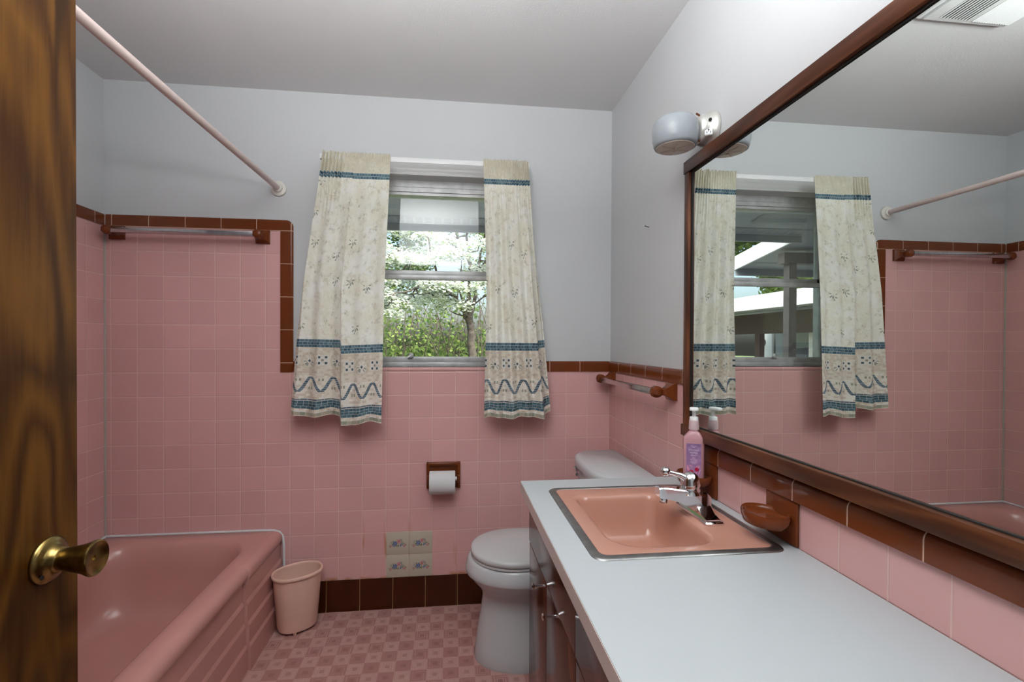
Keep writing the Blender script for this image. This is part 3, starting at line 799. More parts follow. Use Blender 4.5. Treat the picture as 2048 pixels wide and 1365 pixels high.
# ------------------------------------------------------------------ sink
sk = thing('sink', (-.26, -1.06, .80), 'salmon pink rectangular drop-in sink with steel rim', 'sink')
RX0, RX1, RY0, RY1 = -.4835, -.0335, -1.3145, -.8115
def rr_(ix, z, r): return rrect((RX0+RX1)/2, (RY0+RY1)/2, (RX1-RX0)/2-ix, (RY1-RY0)/2-ix, r, z, 8)
b = MB(); b.loft([rr_(0, .8003, .03), rr_(.0012, .8022, .03), rr_(.004, .8038, .028), rr_(.0185, .8045, .022), rr_(.0210, .8036, .020), rr_(.0214, .8020, .020)]); part(b, 'steel_rim', M['steel'], sk, sharp=70)
def bs(x0, x1, y0, y1, r, z): return rrect((x0+x1)/2, (y0+y1)/2, (x1-x0)/2, (y1-y0)/2, r, z, 8)
R4 = [.03, .04, .085, .06]
q = [rr_(.0208, .7985, .020), rr_(.0212, .8030, .020), rr_(.026, .8036, .018),
     bs(-.428, -.160, -1.270, -.885, [r*1.05 for r in R4], .8036), bs(-.421, -.163, -1.264, -.891, R4, .8022), bs(-.415, -.167, -1.259, -.896, R4, .7975), bs(-.409, -.170, -1.253, -.901, R4, .785)]
for k in range(1, 8):
    f = k/7; q.append(bs(-.409+.045*f+.03*f**4, -.170-.02*f-.04*f**4, -1.253+.05*f+.06*f**4, -.901-.04*f-.04*f**4, [r*(1-.2*f) for r in R4], .785-.115*math.sin(f*PI/2)))
q += [bs(-.31, -.25, -1.10, -1.02, .02, .667)]
b = MB(); b.loft(q, False, True); part(b, 'basin', M['sink'], sk, sharp=60)
b = MB(); b.lathe([(.022, 0), (.022, .003), (.017, .004), (.014, .001), (0, .001)], (-.28, -1.06, .6675), 'Z', 24); part(b, 'drain', M['chrome'], sk)

# ------------------------------------------------------------------ faucet
fc = thing('faucet', (-.122, -1.083, .8036), 'chrome single-lever faucet with a ball handle on the pink sink', 'faucet')
FX, FY, FZ = -.122, -1.083, .8036
b = MB()
def hexr(hx, hy, z, ch=.0): return rrect(FX, FY, hx, hy, .006, FZ+z, 3)
b.loft([hexr(.026, .083, 0), hexr(.0265, .0835, .002), hexr(.0265, .0835, .006), hexr(.0245, .081, .0095)], True, True)
for s in (-1, 1):                                           # raised wings
    pr = [(.0, .0), (.074, .0), (.073, .004), (.045, .009), (.028, .022), (.0, .03)]
    t = bmesh.new(); A = [t.verts.new((FX-.019, FY+s*u, FZ+.008+v)) for u, v in pr]; B = [t.verts.new((FX+.019, FY+s*u, FZ+.008+v)) for u, v in pr]
    t.faces.new(A); t.faces.new(B[::-1]); n = len(pr)
    for i in range(n): t.faces.new([A[i], B[i], B[(i+1) % n], A[(i+1) % n]])
    b.add(t)
part(b, 'base_plate', M['chrome'], fc, sharp=30)
b = MB()
def sec(x, hy, z0, z1): return [(x, FY-hy, FZ+z0), (x, FY-hy*.86, FZ+z1-.003), (x, FY-hy*.7, FZ+z1), (x, FY+hy*.7, FZ+z1), (x, FY+hy*.86, FZ+z1-.003), (x, FY+hy, FZ+z0)]
b.loft([sec(FX+.026, .020, .004, .052), sec(FX+.012, .027, .006, .064), sec(FX-.01, .028, .010, .068), sec(FX-.035, .0245, .026, .071), sec(FX-.065, .0205, .042, .075), sec(FX-.095, .0185, .050, .079), sec(FX-.112, .0180, .052, .080), sec(FX-.117, .0165, .054, .078)], True, True)
part(b, 'spout', M['chrome'], fc, sharp=28)
b = MB(); b.lathe([(.0105, 0), (.0105, .009), (.009, .016)], (FX-.100, FY, FZ+.037), 'Z', 20); part(b, 'aerator', M['chrome'], fc)
b = MB(); b.lathe([(.030, -.034), (.026, -.026), (.0235, -.018), (.0255, -.013), (.0260, -.009), (.0245, -.005), (.0238, .000), (.0228, .006), (.0195, .013), (.0145, .0185), (.008, .0222), (0, .0235)], (-.147, FY, FZ+.0935), 'Z', 32); hnd = part(b, 'handle_ball', M['chrome'], fc, sharp=50)
b = MB(); b.tube([(-.160, FY, FZ+.098), (-.176, FY, FZ+.108), (-.196, FY, FZ+.114), (-.210, FY, FZ+.117)], [.012, .0078, .0062, .0075], 16); b.sphere((-.2175, FY, FZ+.119), .0132, 24); part(b, 'lever', M['chrome'], fc)

# ------------------------------------------------------------------ soap dishes
def soap_dish(yc, label):
    t = thing('soap_dish', (-.004, yc, .853), label, 'soap dish', 'brown ceramic soap dishes')
    b = MB(); b.box(-.008, .0, yc-.0535, yc+.0535, .8015, .9055, .003, 3); part(b, 'wall_plate', M['brown'], t)
    zc = .853; b = MB()
    def ring(a, bb, z, dx=0.):
        out = []
        n = 40
        for i in range(n):
            q_ = 2*PI*i/n; c, s = math.cos(q_), math.sin(q_)
            # heart-like pinch near the wall plate
            yy = bb*s*(1 - .10*max(0, c)); xx = -.046 + dx + a*c
            out.append((min(xx, -.002), yc + yy, z))
        return out
    b.loft([ring(.034, .046, -.012+zc), ring(.045, .0565, -.010+zc), ring(.0485, .0610, .001+zc), ring(.0500, .0625, .012+zc), ring(.0485, .0605, .0165+zc), ring(.0455, .0570, .0162+zc), ring(.0430, .0540, .0105+zc), ring(.038, .049, .0068+zc), ring(.010, .012, .006+zc)], True, True)
    part(b, 'tray', M['brown'], t, sharp=70); return t
soap_dish(-.9195, 'brown ceramic soap dish on the backsplash holding the pink pump bottle')
soap_dish(-1.2485, 'empty brown ceramic soap dish on the backsplash beside the faucet')

# ------------------------------------------------------------------ soap bottle
M['soap'] = simple('pink_liquid_soap_bottle', (.76, .42, .46, 1), .15, spec=.5, trans=.35, ior=1.4)
M['clearcap'] = simple('frosted_clear_plastic', (.70, .52, .54, 1), .3, trans=.25)
bx_, by_, bz_ = -.054, -.929, .8595; ba = math.atan2(-1.354, -.730)                # facing the doorway
bt = thing('soap_bottle', (bx_, by_, bz_), 'pink pump soap bottle with purple label standing in a soap dish', 'soap bottle')
bt.rotation_euler = (0, 0, ba + PI/2)
def bring(hx, hy, z, r): return rrect(0, 0, hx, hy, r, z, 6)
def lpart(b, name, m, parent=bt, **kw):
    o = b.build(name, m, None, **kw); o.parent = parent; return o
b = MB(); b.loft([bring(.0265, .0155, .0, .008), bring(.0292, .0182, .002, .010), bring(.030, .019, .006, .011), bring(.030, .019, .118, .011), bring(.0292, .0185, .122, .011), bring(.0165, .0155, .138, .012), bring(.0135, .0135, .141, .0125), bring(.0135, .0135, .147, .0125)], True, True)
lpart(b, 'bottle_body', M['soap'], sharp=25)
b = MB(); b.lathe([(.0145, .146), (.0150, .148), (.0142, .172), (.0135, .174)], n=28); b.mi = 0
lpart(b, 'pump_collar', M['clearcap'])
b = MB(); b.lathe([(.0125, .174), (.0125, .182), (.0115, .184), (.0062, .185), (.0050, .190), (.0062, .203), (.0075, .206)], n=24)
b.loft([rrect(0, -.007, .0125, .018, .009, .205, 5), rrect(0, -.007, .0130, .0185, .009, .207, 5), rrect(0, -.007, .0125, .018, .009, .2115, 5), rrect(0, -.007, .010, .015, .008, .2130, 5)], True, True)
lpart(b, 'pump_head', M['plastic_white'], sharp=60)
# label with printing
g = G('purple_soap_label'); x, y, z = g.obj()
n = g.noise(g.vec, 60., 2.)
c = g.mix(g.ramp(z, .0, .11), (.36, .19, .38, 1), (.22, .12, .27, 1)); c = g.mix(g.ramp(n, .4, .7) * .5, c, (.50, .30, .50, 1))
g.pbr(c, .35); M['label'] = g.m
M['labeltext'] = simple('pale_label_print', (.72, .62, .72, 1), .4)
M['cherry'] = simple('cherry_red_print', (.52, .01, .06, 1), .3)
M['candy'] = simple('candy_pink_print', (.80, .35, .50, 1), .3)
def text_into(b, body, size, x, z, y):
    cu = bpy.data.curves.new('lettering', 'FONT'); cu.body = body; cu.size = size; cu.align_x = 'CENTER'; cu.resolution_u = 3
    o = bpy.data.objects.new('lettering', cu); COL.objects.link(o); bpy.context.view_layer.update()
    dg = bpy.context.evaluated_depsgraph_get(); me = o.evaluated_get(dg).to_mesh()
    vs = [b.bm.verts.new((x + v.co.x, y, z + v.co.y)) for v in me.vertices]
    for p in me.polygons: b._f([vs[i] for i in p.vertices])
    o.evaluated_get(dg).to_mesh_clear(); bpy.data.objects.remove(o); bpy.data.curves.remove(cu)
b = MB(); b.box(-.021, .021, -.0196, -.0191, .010, .106, .0001, 1)
b.mi = 1
text_into(b, 'TWISTED', .0072, 0, .0835, -.0198); text_into(b, 'PEPPER', .0072, 0, .0755, -.0198); text_into(b, 'MINT', .0072, 0, .0675, -.0198)
for zz, hw in ((.098, .009), (.094, .004), (.062, .005), (.057, .010), (.053, .009), (.049, .010), (.045, .006)): b.box(-hw, hw, -.0198, -.0197, zz, zz+.0011)
def dot(u, v, r, mi):
    b.mi = mi; b._f([b.bm.verts.new((u + r*math.cos(a), -.0199, v + r*math.sin(a))) for a in [2*PI*k/14 for k in range(14)]])
def strip(u0, v0, u1, v1, w, mi):
    b.mi = mi; d = Vector((u1-u0, v1-v0)).normalized(); nx, nz = -d.y*w, d.x*w
    b._f([b.bm.verts.new(p) for p in ((u0+nx, -.01985, v0+nz), (u0-nx, -.01985, v0-nz), (u1-nx, -.01985, v1-nz), (u1+nx, -.01985, v1+nz))])
for s in ((-.018, .040, -.008, .016), (-.004, .038, -.012, .040), (.016, .040, .006, .016), (.004, .032, .012, .040), (-.019, .034, -.013, .020), (.019, .030, .014, .014)): strip(*s, .0012, 3)
dot(.009, .029, .0062, 2); dot(-.007, .020, .0072, 2); dot(.0015, .0165, .003, 3); dot(.011, .033, .0015, 1); dot(-.010, .023, .0016, 1)
lpart(b, 'label_panel', [M['label'], M['labeltext'], M['cherry'], M['candy']], recalc=False, flat=True)

# ------------------------------------------------------------------ mirror
MX = -.022
mr = thing('wall_mirror', (-.02, -1.4, .97), 'large wall mirror in a dark wooden frame above the countertop', 'mirror')
MY0, MY1, MZ0, MZ1 = -.815, -2.12, .968, 1.858
FW = .040
b = MB(); b.box(MX-.001, .006, MY1+FW*.5, MY0-FW*.5, MZ0+FW*.5, MZ1-FW*.5)
part(b, 'mirror_glass', M['mirror'], mr, flat=True)
b = MB(); b.box(-.036, .006, MY1, MY0, MZ1-FW, MZ1, .002); part(b, 'frame_top', M['frame'], mr)
b = MB(); b.box(-.040, -.0125, MY1, MY0-.002, MZ0, MZ0+.036, .002); part(b, 'frame_bottom', M['frame'], mr)
b = MB(); b.box(-.034, .006, MY0-FW*.82, MY0-.004, MZ0+.036, MZ1-FW, .002); part(b, 'frame_side', M['frame_v'], mr)
b = MB(); b.box(-.034, .006, MY1, MY1+FW*.8, MZ0+.036, MZ1-FW, .002); part(b, 'frame_side', M['frame_v'], mr)
b = MB()
b.box(MX-.004, MX+.004, MY1+.03, MY0-.030, MZ1-FW-.006, MZ1-FW+.004); b.box(MX-.004, MX+.004, MY0-.041, MY0-.030, MZ0+.03, MZ1-FW); b.box(MX-.004, MX+.004, MY1+.03, MY0-.03, MZ0+.03, MZ0+.0385)
part(b, 'dark_inner_edge', M['dark'], mr, flat=True)
b = MB(); b.sphere((-.012, MY0+.003, 1.63), .006, 14); part(b, 'hook', M['caulk'], mr)
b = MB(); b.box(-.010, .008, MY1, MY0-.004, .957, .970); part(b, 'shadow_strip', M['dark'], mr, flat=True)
# nail
b = MB(); b.tube([(.010, -.446, 1.739), (-.010, -.452, 1.742)], .0014, 8); b.lathe([(0, -.0115), (.003, -.0110), (.003, -.0100), (0, -.0098)], (0, -.452, 1.742), 'X', 10)
o = b.build('nail', M['black'], None, off=(0, -.446, 1.739)); tag(o, 'small dark nail in the white wall between towel bar and lamp', 'nail')

# ------------------------------------------------------------------ wall lamp
lp = thing('wall_lamp', (.008, -.905, 1.925), 'white drum glass wall lamp with built-in outlet above the mirror corner', 'wall lamp')
LY, LZ = -.903, 1.925
b = MB(); b.lathe([(.058, .006), (.0585, .000), (.056, -.006), (.050, -.012), (.046, -.016), (.0445, -.030), (.041, -.040), (.032, -.046), (0, -.047)], (0, LY, LZ), 'X', 40); part(b, 'wall_canopy', M['lampmetal'], lp, sharp=60)
LX = -.108
b = MB(); b.lathe([(.030, .958), (.044, .957), (.056, .951), (.0635, .941), (.0672, .927), (.0680, .910), (.0668, .890), (.0640, .876), (.0610, .869), (.0560, .8675)], (LX, LY, 1.), 'Z', 48); b.lathe([(0, .9585), (.030, .958)], (LX, LY, 1.), 'Z', 48); part(b, 'glass_drum', M['opal'], lp, sharp=70)
b = MB(); b.lathe([(.0565, .8680), (.055, .8655), (.050, .8645), (.03, .8632), (.006, .8625), (0, .8622)], (LX, LY, 1.), 'Z', 48)
for k in range(6):
    a = 2*PI*k/6 + .25; d = Vector((math.cos(a), math.sin(a), 0))
    p0 = Vector((LX, LY, 1.8622)) + d*.006; p1 = Vector((LX, LY, 1.8642)) + d*.046
    b.tube([p0 - Vector((0, 0, .001)), p1 - Vector((0, 0, .0005))], [.0046, .0022], 6)
part(b, 'bottom_lens', M['lens'], lp, sharp=40)
b = MB(); b.lathe([(.022, -.044), (.020, -.050)], (0, LY, LZ), 'X', 20); b.tube([(-.040, LY-.02, LZ+.035), (-.052, LY-.021, LZ+.041)], .003, 8); b.tube([(-.038, LY-.02, LZ-.042), (-.056, LY-.018, LZ-.040)], .003, 8); part(b, 'fitter_screw', M['rust'], lp)
oa = Matrix.Translation((-.024, LY-.043, LZ-.022)) @ Matrix.Rotation(math.radians(-28), 4, 'Z') @ Matrix.Rotation(math.radians(-20), 4, 'X')
# outlet plate faces -Y (towards the doorway)
b = MB(); t = bmesh.new(); bmesh.ops.create_cube(t, size=1)
for v in t.verts: v.co = Vector((v.co.x*.022, v.co.y*.006, v.co.z*.028))
bmesh.ops.bevel(t, geom=list(t.edges), offset=.0015, segments=2, affect='EDGES')
b.add(t, oa); ou = part(b, 'outlet', M['plastic_white'], lp)
b = MB()
for u, v, w, h in ((-.005, -.005, .0018, .007), (.005, -.005, .0018, .007), (0., .004, .004, .004), (0., -.001, .0025, .0025)):
    t = bmesh.new(); bmesh.ops.create_cube(t, size=1)
    for q_ in t.verts: q_.co = Vector((u + q_.co.x*w, -.0029 + q_.co.y*.001, v + q_.co.z*h))
    b.add(t, oa)
part(b, 'outlet_slots', M['black'], ou, flat=True)
b = MB(); b.lathe([(.0045, 0), (.0045, -.004), (0, -.005)], (-.022, LY-.046, LZ+.012), 'Y', 14); part(b, 'pull_switch', M['black'], lp)

# ------------------------------------------------------------------ ceiling vent with light lens (seen in the mirror)
cv = thing('ceiling_vent', (-1.06, -.98, ZC), 'white ceiling vent fan with dark grille and ribbed lens, seen in the mirror', 'ceiling vent')
M['ventlens'] = simple('ribbed_lens_plastic', (.78, .79, .79, 1), .35, emis=(1, .98, .95, 1), estr=.04)
vx0, vx1, vy0, vy1 = -1.240, -.885, -1.16, -.785
b = MB(); b.box(vx0, vx1, vy0, vy1, ZC-.012, ZC, .006, 3); b.box(vx0+.014, vx1-.014, vy0+.014, vy1-.014, ZC-.022, ZC-.01, .004, 2); part(b, 'vent_housing', M['plastic_white'], cv)
b = MB(); b.box(-1.062, -.945, vy0+.035, vy1-.035, ZC-.0228, ZC-.0215)
vg = part(b, 'grille_opening', M['dark'], cv, flat=True)
for i in range(10):
    xx = -1.058 + i*.0122; b = MB(); b.box(xx, xx+.005, vy0+.034, vy1-.034, ZC-.0255, ZC-.0225, .0008, 1); part(b, 'louver', M['plastic_white'], vg)
b = MB(); R = []
nb = 60
for yy in (vy0+.03, vy1-.03):
    R.append([(-1.225 + .15*i/nb, yy, ZC-.0235 - .0025*(.5+.5*math.sin(i*PI*.5))) for i in range(nb+1)])
b.loft(R, closed=False); b.box(-1.225, -1.075, vy0+.03, vy1-.03, ZC-.0235, ZC-.02); part(b, 'light_lens', M['ventlens'], cv, flat=True)

# ------------------------------------------------------------------ door with knob
dr = bpy.data.objects.new('door_1', None); COL.objects.link(dr); dr.location = (-1.428, -2.17, .01); struct(dr, 'open walnut brown flush door')
b = MB(); b.box(-1.445, -1.410, -2.175, -1.418, .012, 2.035, .0015); part(b, 'door_leaf', M['door'], dr)
KY, KZ = -1.478, .925
b = MB(); b.lathe([(.0345, 0), (.0355, .002), (.035, .005), (.030, .0085), (.026, .0095), (.022, .012), (.0195, .018), (.0185, .021), (.0165, .0225)], (-1.410, KY, KZ), 'X', 48); part(b, 'knob_rosette', M['brass'], dr, sharp=50)
b = MB(); b.lathe([(.0135, .020), (.0150, .0215), (.0165, .026), (.0185, .036), (.0215, .050), (.0245, .060), (.0268, .065), (.0275, .068), (.0270, .0705), (.0250, .0715), (.0232, .0705), (.019, .0685), (.010, .0668), (.0042, .0664), (.004, .064), (0, .064)], (-1.410, KY, KZ), 'X', 48); part(b, 'door_knob', M['brass'], dr, sharp=50)
b = MB(); b.tube([(-1.3995, KY-.024, KZ-.017), (-1.3985, KY-.024, KZ-.017)], .0035, 12); part(b, 'rosette_screw', M['dark'], dr)

# ------------------------------------------------------------------ outside: eave, porch, carport, trees
M['soffit'] = simple('painted_soffit', (.38, .39, .41, 1), .6)
M['fascia'] = simple('white_fascia_paint', (.80, .80, .80, 1), .5)
M['brownbeam'] = simple('grey_brown_beam_paint', (.20, .165, .155, 1), .6)
M['darkwood'] = simple('dark_brown_timber', (.085, .055, .052, 1), .6)
M['bark'] = simple('grey_bark', (.13, .105, .085, 1), .9, noise=.5, nscale=12., bump=.01, bscale=30.)
M['ventmetal'] = simple('perforated_vent_strip', (.30, .30, .31, 1), .5)
g = G('grass_ground'); x, y, z = g.obj()
g.pbr(g.mix(g.ramp(g.noise(g.vec, 1.5, 4.), .35, .7), (.10, .16, .045, 1), (.24, .26, .11, 1)), .9); M['grass'] = g.m
def leafmat(name, a, b_, tr=.4):
    g = G(name); g.obj(); r_ = g.node('ShaderNodeObjectInfo')
    geo = g.node('ShaderNodeNewGeometry'); col = g.mix(V(g, geo.outputs['Random Per Island']), a, b_)
    d = g.node('ShaderNodeBsdfDiffuse'); t = g.node('ShaderNodeBsdfTranslucent'); g.put(d.inputs[0], col); g.put(t.inputs[0], col)
    mx = g.node('ShaderNodeMixShader'); mx.inputs[0].default_value = tr
    g.t.links.new(d.outputs[0], mx.inputs[1]); g.t.links.new(t.outputs[0], mx.inputs[2]); g.t.links.new(mx.outputs[0], g.out.inputs[0]); return g.m
M['blossom'] = leafmat('dogwood_blossom', (.66, .72, .60, 1), (.82, .83, .81, 1), .3)
M['leaf_a'] = leafmat('spring_leaves', (.16, .26, .06, 1), (.34, .42, .14, 1))
M['leaf_b'] = leafmat('dark_leaves', (.07, .13, .04, 1), (.18, .25, .09, 1))

GZ = -.35
b = MB(); b.box(-40, 30, .165, 60, GZ-.2, GZ); struct(b.build('ground_yard', M['grass'], flat=True), 'grass yard outside the window')
b = MB(); b.box(-14, 6, .165, 3.4, GZ, GZ+.03); b.box(-14, -4.6, 3.4, 9.4, GZ, GZ+.03); struct(b.build('ground_bounce_slab', simple('pale_bounce_slab', (.55, .54, .52, 1), .8, noise=.12), flat=True), 'added pale slab bouncing light up under the roofs')  # invented slab, added to bounce neutral light onto soffit and carport roof
# sloped roof over the eave and the porch: z = Z0 - SL * y
Z0, SL = 2.47, .138
def slab(b, x0, x1, y0, y1, th, dz=0.):
    za, zb_ = Z0 - SL*y0 + dz, Z0 - SL*y1 + dz
    P = [(x0, y0, za), (x1, y0, za), (x1, y1, zb_), (x0, y1, zb_)]
    Q = [(p[0], p[1], p[2]+th) for p in P]
    b.loft([P, Q], True, True); return b
eave = bpy.data.objects.new('eave_exterior', None); COL.objects.link(eave); eave.location = (0, .2, 2.4); struct(eave, 'house eave with soffit and vent strip')
b = MB(); slab(b, -2.40, 2.5, .165, 1.66, .10); slab(b, -9., -2.40, .165, 2.62, .10); slab(b, -9, 4, -6, .165, .12, .12)
part(b, 'soffit', M['soffit'], eave, flat=True)
b = MB(); b.box(-2.40, 2.5, 1.64, 1.665, 2.185, 2.255); b.box(-9, -2.4, 2.62, 2.645, 2.03, 2.12); part(b, 'fascia_board', M['soffit'], eave, flat=True)
b = MB(); P0 = []
for (y0_, y1_, x0_, x1_) in ((1.49, 1.62, -2.40, 2.5), (2.40, 2.56, -9, -2.42)):
    za, zb_ = Z0 - SL*y0_ - .004, Z0 - SL*y1_ - .004
    b.quad((x0_, y0_, za), (x1_, y0_, za), (x1_, y1_, zb_), (x0_, y1_, zb_))
vs_ = part(b, 'vent_strip', M['soffit'], eave, flat=True)
b = MB()
k = 0; xx = -2.35
while xx < .6:
    for (ya, yb) in ((1.505, 1.550), (1.562, 1.607)):
        za, zb_ = Z0 - SL*ya - .006, Z0 - SL*yb - .006
        b.quad((xx, ya, za), (xx+.055, ya, za), (xx+.055, yb, zb_), (xx, yb, zb_))
    xx += .075
part(b, 'vent_slots', M['ventmetal'], eave, flat=True)
b = MB()
za, zb_ = Z0 - SL*1.0 - .006, Z0 - SL*1.40 - .006
b.quad((-2.2, 1.0, za), (-1.72, 1.0, za), (-1.72, 1.38, zb_), (-2.2, 1.38, zb_)); part(b, 'soffit_vent_panel', M['ventmetal'], eave, flat=True)
# rake fascia of the porch
b = MB(); 
P = [(-2.40, 1.66, Z0-SL*1.66-.02), (-2.40, 2.66, Z0-SL*2.66-.02), (-2.40, 2.66, Z0-SL*2.66+.13), (-2.40, 1.66, Z0-SL*1.66+.13)]
b.loft([P, [(p[0]+.025, p[1], p[2]) for p in P]], True, True); part(b, 'rake_board', M['fascia'], eave, flat=True)
b = MB(); b.box(-6, -2.46, 1.94, 2.03, 2.055, 2.16); struct(b.build('beam_porch', M['brownbeam'], flat=True))
b = MB(); b.box(-2.60, -2.52, 1.95, 2.03, GZ, 2.055); tag(b.build('porch_post', M['brownbeam'], flat=True, off=(-2.56, 1.99, GZ)), 'grey porch post outside, seen through the window in the mirror', 'post')
# carport beyond
cpo = thing('carport', (-7, 6, GZ), 'white edged carport across the yard, seen in the mirror window', 'carport')
b = MB(); b.box(-5.02, -5.0, 3.2, 9.5, 1.93, 2.20); part(b, 'fascia_board', M['fascia'], cpo, flat=True)
b = MB(); b.box(-9.5, -5.02, 3.2, 9.5, 2.02, 2.12); part(b, 'carport_roof', M['soffit'], cpo, flat=True)
b = MB(); b.box(-6.25, -6.13, 3.2, 9.4, 1.50, 1.955); part(b, 'rear_beam', M['darkwood'], cpo, flat=True)
b = MB(); b.box(-8.2, -8.0, 3.2, 9.55, GZ, 1.75); part(b, 'rear_wall', M['soffit'], cpo, flat=True)
for yy in (7.55, 4.6):
    b = MB(); b.box(-6.25, -6.13, yy, yy+.17, GZ, 1.5); part(b, 'post', M['darkwood'], cpo, flat=True)
b = MB(); b.box(-8.0, -7.94, 9.62, 10.35, GZ, 1.62, .01); shd = part(b, 'shed_door', M['fascia'], cpo)
b = MB(); b.lathe([(.10, .05), (.115, .07), (.08, .09), (0, .09)], (-8.0, 9.98, 1.32), 'X', 20); part(b, 'wreath', M['bark'], shd)
fr = thing('white_cabinet', (-6.9, 5.2, GZ), 'white storage cabinet standing under the carport, seen in the mirror window', 'cabinet')
b = MB(); b.box(-7.2, -6.5, 5.3, 6.55, GZ, 1.55, .02); part(b, 'cabinet_body', M['fascia'], fr)
b = MB(); b.box(-7.24, -6.46, 5.26, 6.60, 1.55, 1.62, .01); part(b, 'cabinet_top', M['fascia'], fr)
b = MB(); b.loft([ellip(-7.3, 7.35, .55, .72, GZ+z, 32) if k == 0 else ellip(-7.3, 7.35, .55*q, .72*q, GZ+z, 32, 0, 2.4) for k, (z, q) in enumerate(((.03, 1.05), (.6, 1.), (1.1, .95), (1.4, .85), (1.52, .6), (1.55, .1)))], True, True)
tag(b.build('covered_stack', simple('blue_grey_tarp', (.16, .18, .22, 1), .6, bump=.01, bscale=6.), off=(-7.3, 7.35, GZ)), 'blue grey tarp covered stack under the carport, seen in the mirror window', 'tarp')

rnd = random.Random(11)
def tree(name, label, base, h, lean, nb, crown, nleaf, size, mat, spread, seed, group=None, low=.35, trunk_r=.12, flat_=False):
    r_ = random.Random(seed); t = thing(name, base, label, 'tree', group)
    b = MB(); tips = []
    def branch(p, d, L, r0, lvl):
        pts = [p]; rad = [r0]; n = 6
        for i in range(n):
            d = (d + Vector((r_.uniform(-.22, .22), r_.uniform(-.22, .22), r_.uniform(-.12, .2) if not flat_ or lvl == 0 else r_.uniform(-.16, .12)))).normalized()
            p = p + d*L/n; pts.append(p); rad.append(r0*(1-.75*(i+1)/n))
            if lvl >= 1: tips.append(p)
            if lvl < 3 and i >= (1 if lvl else 2) and r_.random() < (.95 if lvl < 2 else .55):
                a = r_.uniform(0, 2*PI); dd = Vector((math.cos(a), math.sin(a), r_.uniform(.05, .6) if not flat_ else r_.uniform(-.05, .4)))
                branch(p, (dd + d*.35).normalized(), L*r_.uniform(.40, .62), rad[-1]*.62, lvl+1)
        tips.append(p)
    B0 = Vector(base)
    for k in range(nb):
        a = r_.uniform(0, 2*PI) if nb > 1 else 0
        branch(B0 + Vector((.06*math.cos(a), .06*math.sin(a), -.05)), Vector((lean[0] + .22*math.cos(a)*(nb > 1), lean[1] + .22*math.sin(a)*(nb > 1), 1)).normalized(), h*r_.uniform(.8, 1), trunk_r, 0)
    part(b, 'trunk', M['bark'], t, sharp=0)
    b = MB()
    tips = [p for p in tips if p.z > base[2] + h*low*.6]
    for i in range(nleaf):
        p = r_.choice(tips) + Vector((r_.gauss(0, spread), r_.gauss(0, spread), r_.gauss(0, spread*(.35 if flat_ else .8))))
        if p.z < base[2] + h*low*.5: continue
        s_ = size*r_.uniform(.6, 1.3)
        nrm = Vector((r_.gauss(0, .6), r_.gauss(0, .6), 1)).normalized(); u_ = nrm.orthogonal().normalized(); v_ = nrm.cross(u_)
        a = r_.uniform(0, 2*PI); u2 = u_*math.cos(a) + v_*math.sin(a); v2 = nrm.cross(u2)
        b.quad(p - u2*s_, p + v2*s_*.7 - nrm*s_*.2, p + u2*s_, p - v2*s_*.7 - nrm*s_*.2)
    part(b, crown, mat, t, recalc=False, sharp=0)
    return t
def dogwood(name, label, base, limbs, pads, seed, petals, size):
    """limbs: explicit polylines with radii; pads: flat clouds of blossom (x, y, z, radius)"""
    r_ = random.Random(seed); t = thing(name, base, label, 'tree')
    b = MB()
    def wig(pts, r0, r1):
        out = []; n = len(pts)
        P = [Vector(p) for p in pts]; Q = []
        for a, c in zip(P[:-1], P[1:]):
            for k in range(4): Q.append(a.lerp(c, k/4) + Vector((r_.gauss(0, .012), r_.gauss(0, .02), r_.gauss(0, .012))))
        Q.append(P[-1]); m = len(Q)
        b.tube(Q, [r0 + (r1-r0)*i/(m-1) for i in range(m)], 7); return Q
    ends = []
    for pts, r0, r1 in limbs:
        Q = wig(pts, r0, r1); ends += Q[len(Q)//3:]
    for px, py, pz, pr in pads:                              # twigs from the nearest limb into each pad
        tgt = Vector((px, py, pz)); near = min(ends, key=lambda e: (e-tgt).length + (0 if e.z < tgt.z else .3))
        mid = near.lerp(tgt, .5) + Vector((r_.gauss(0, .06), 0, -.04)); wig([near, mid, tgt], .016, .006)
        for k in range(5):
            a = r_.uniform(0, 2*PI); wig([tgt, tgt + Vector((math.cos(a)*pr*.8, math.sin(a)*pr*.6, r_.uniform(-.06, .12)))], .006, .002)
    part(b, 'trunk', M['bark'], t, sharp=0)
    for nm, mt, frac in (('blossoms', M['blossom'], 1.), ('leaves', M['leaf_a'], .16)):
        b = MB()
        for px, py, pz, pr in pads:
            for i in range(int(petals*pr*pr*frac/.16)):
                rr = pr*math.sqrt(r_.random()); a = r_.uniform(0, 2*PI)
                p = Vector((px + rr*math.cos(a), py + rr*math.sin(a)*.9, pz + r_.gauss(0, .045) - .12*(rr/pr)**2 - (.05 if nm == 'leaves' else 0)))
                s_ = size*r_.uniform(.6, 1.25)*(1. if nm == 'blossoms' else .9)
                nrm = Vector((r_.gauss(0, .45), r_.gauss(-.25, .45), 1)).normalized(); u_ = nrm.orthogonal().normalized(); v_ = nrm.cross(u_)
                a = r_.uniform(0, 2*PI); u2 = u_*math.cos(a) + v_*math.sin(a); v2 = nrm.cross(u2)
                b.quad(p - u2*s_, p + v2*s_*.8, p + u2*s_, p - v2*s_*.8)
        part(b, nm, mt, t, recalc=False, sharp=0)
    return t
Y0 = 6.6
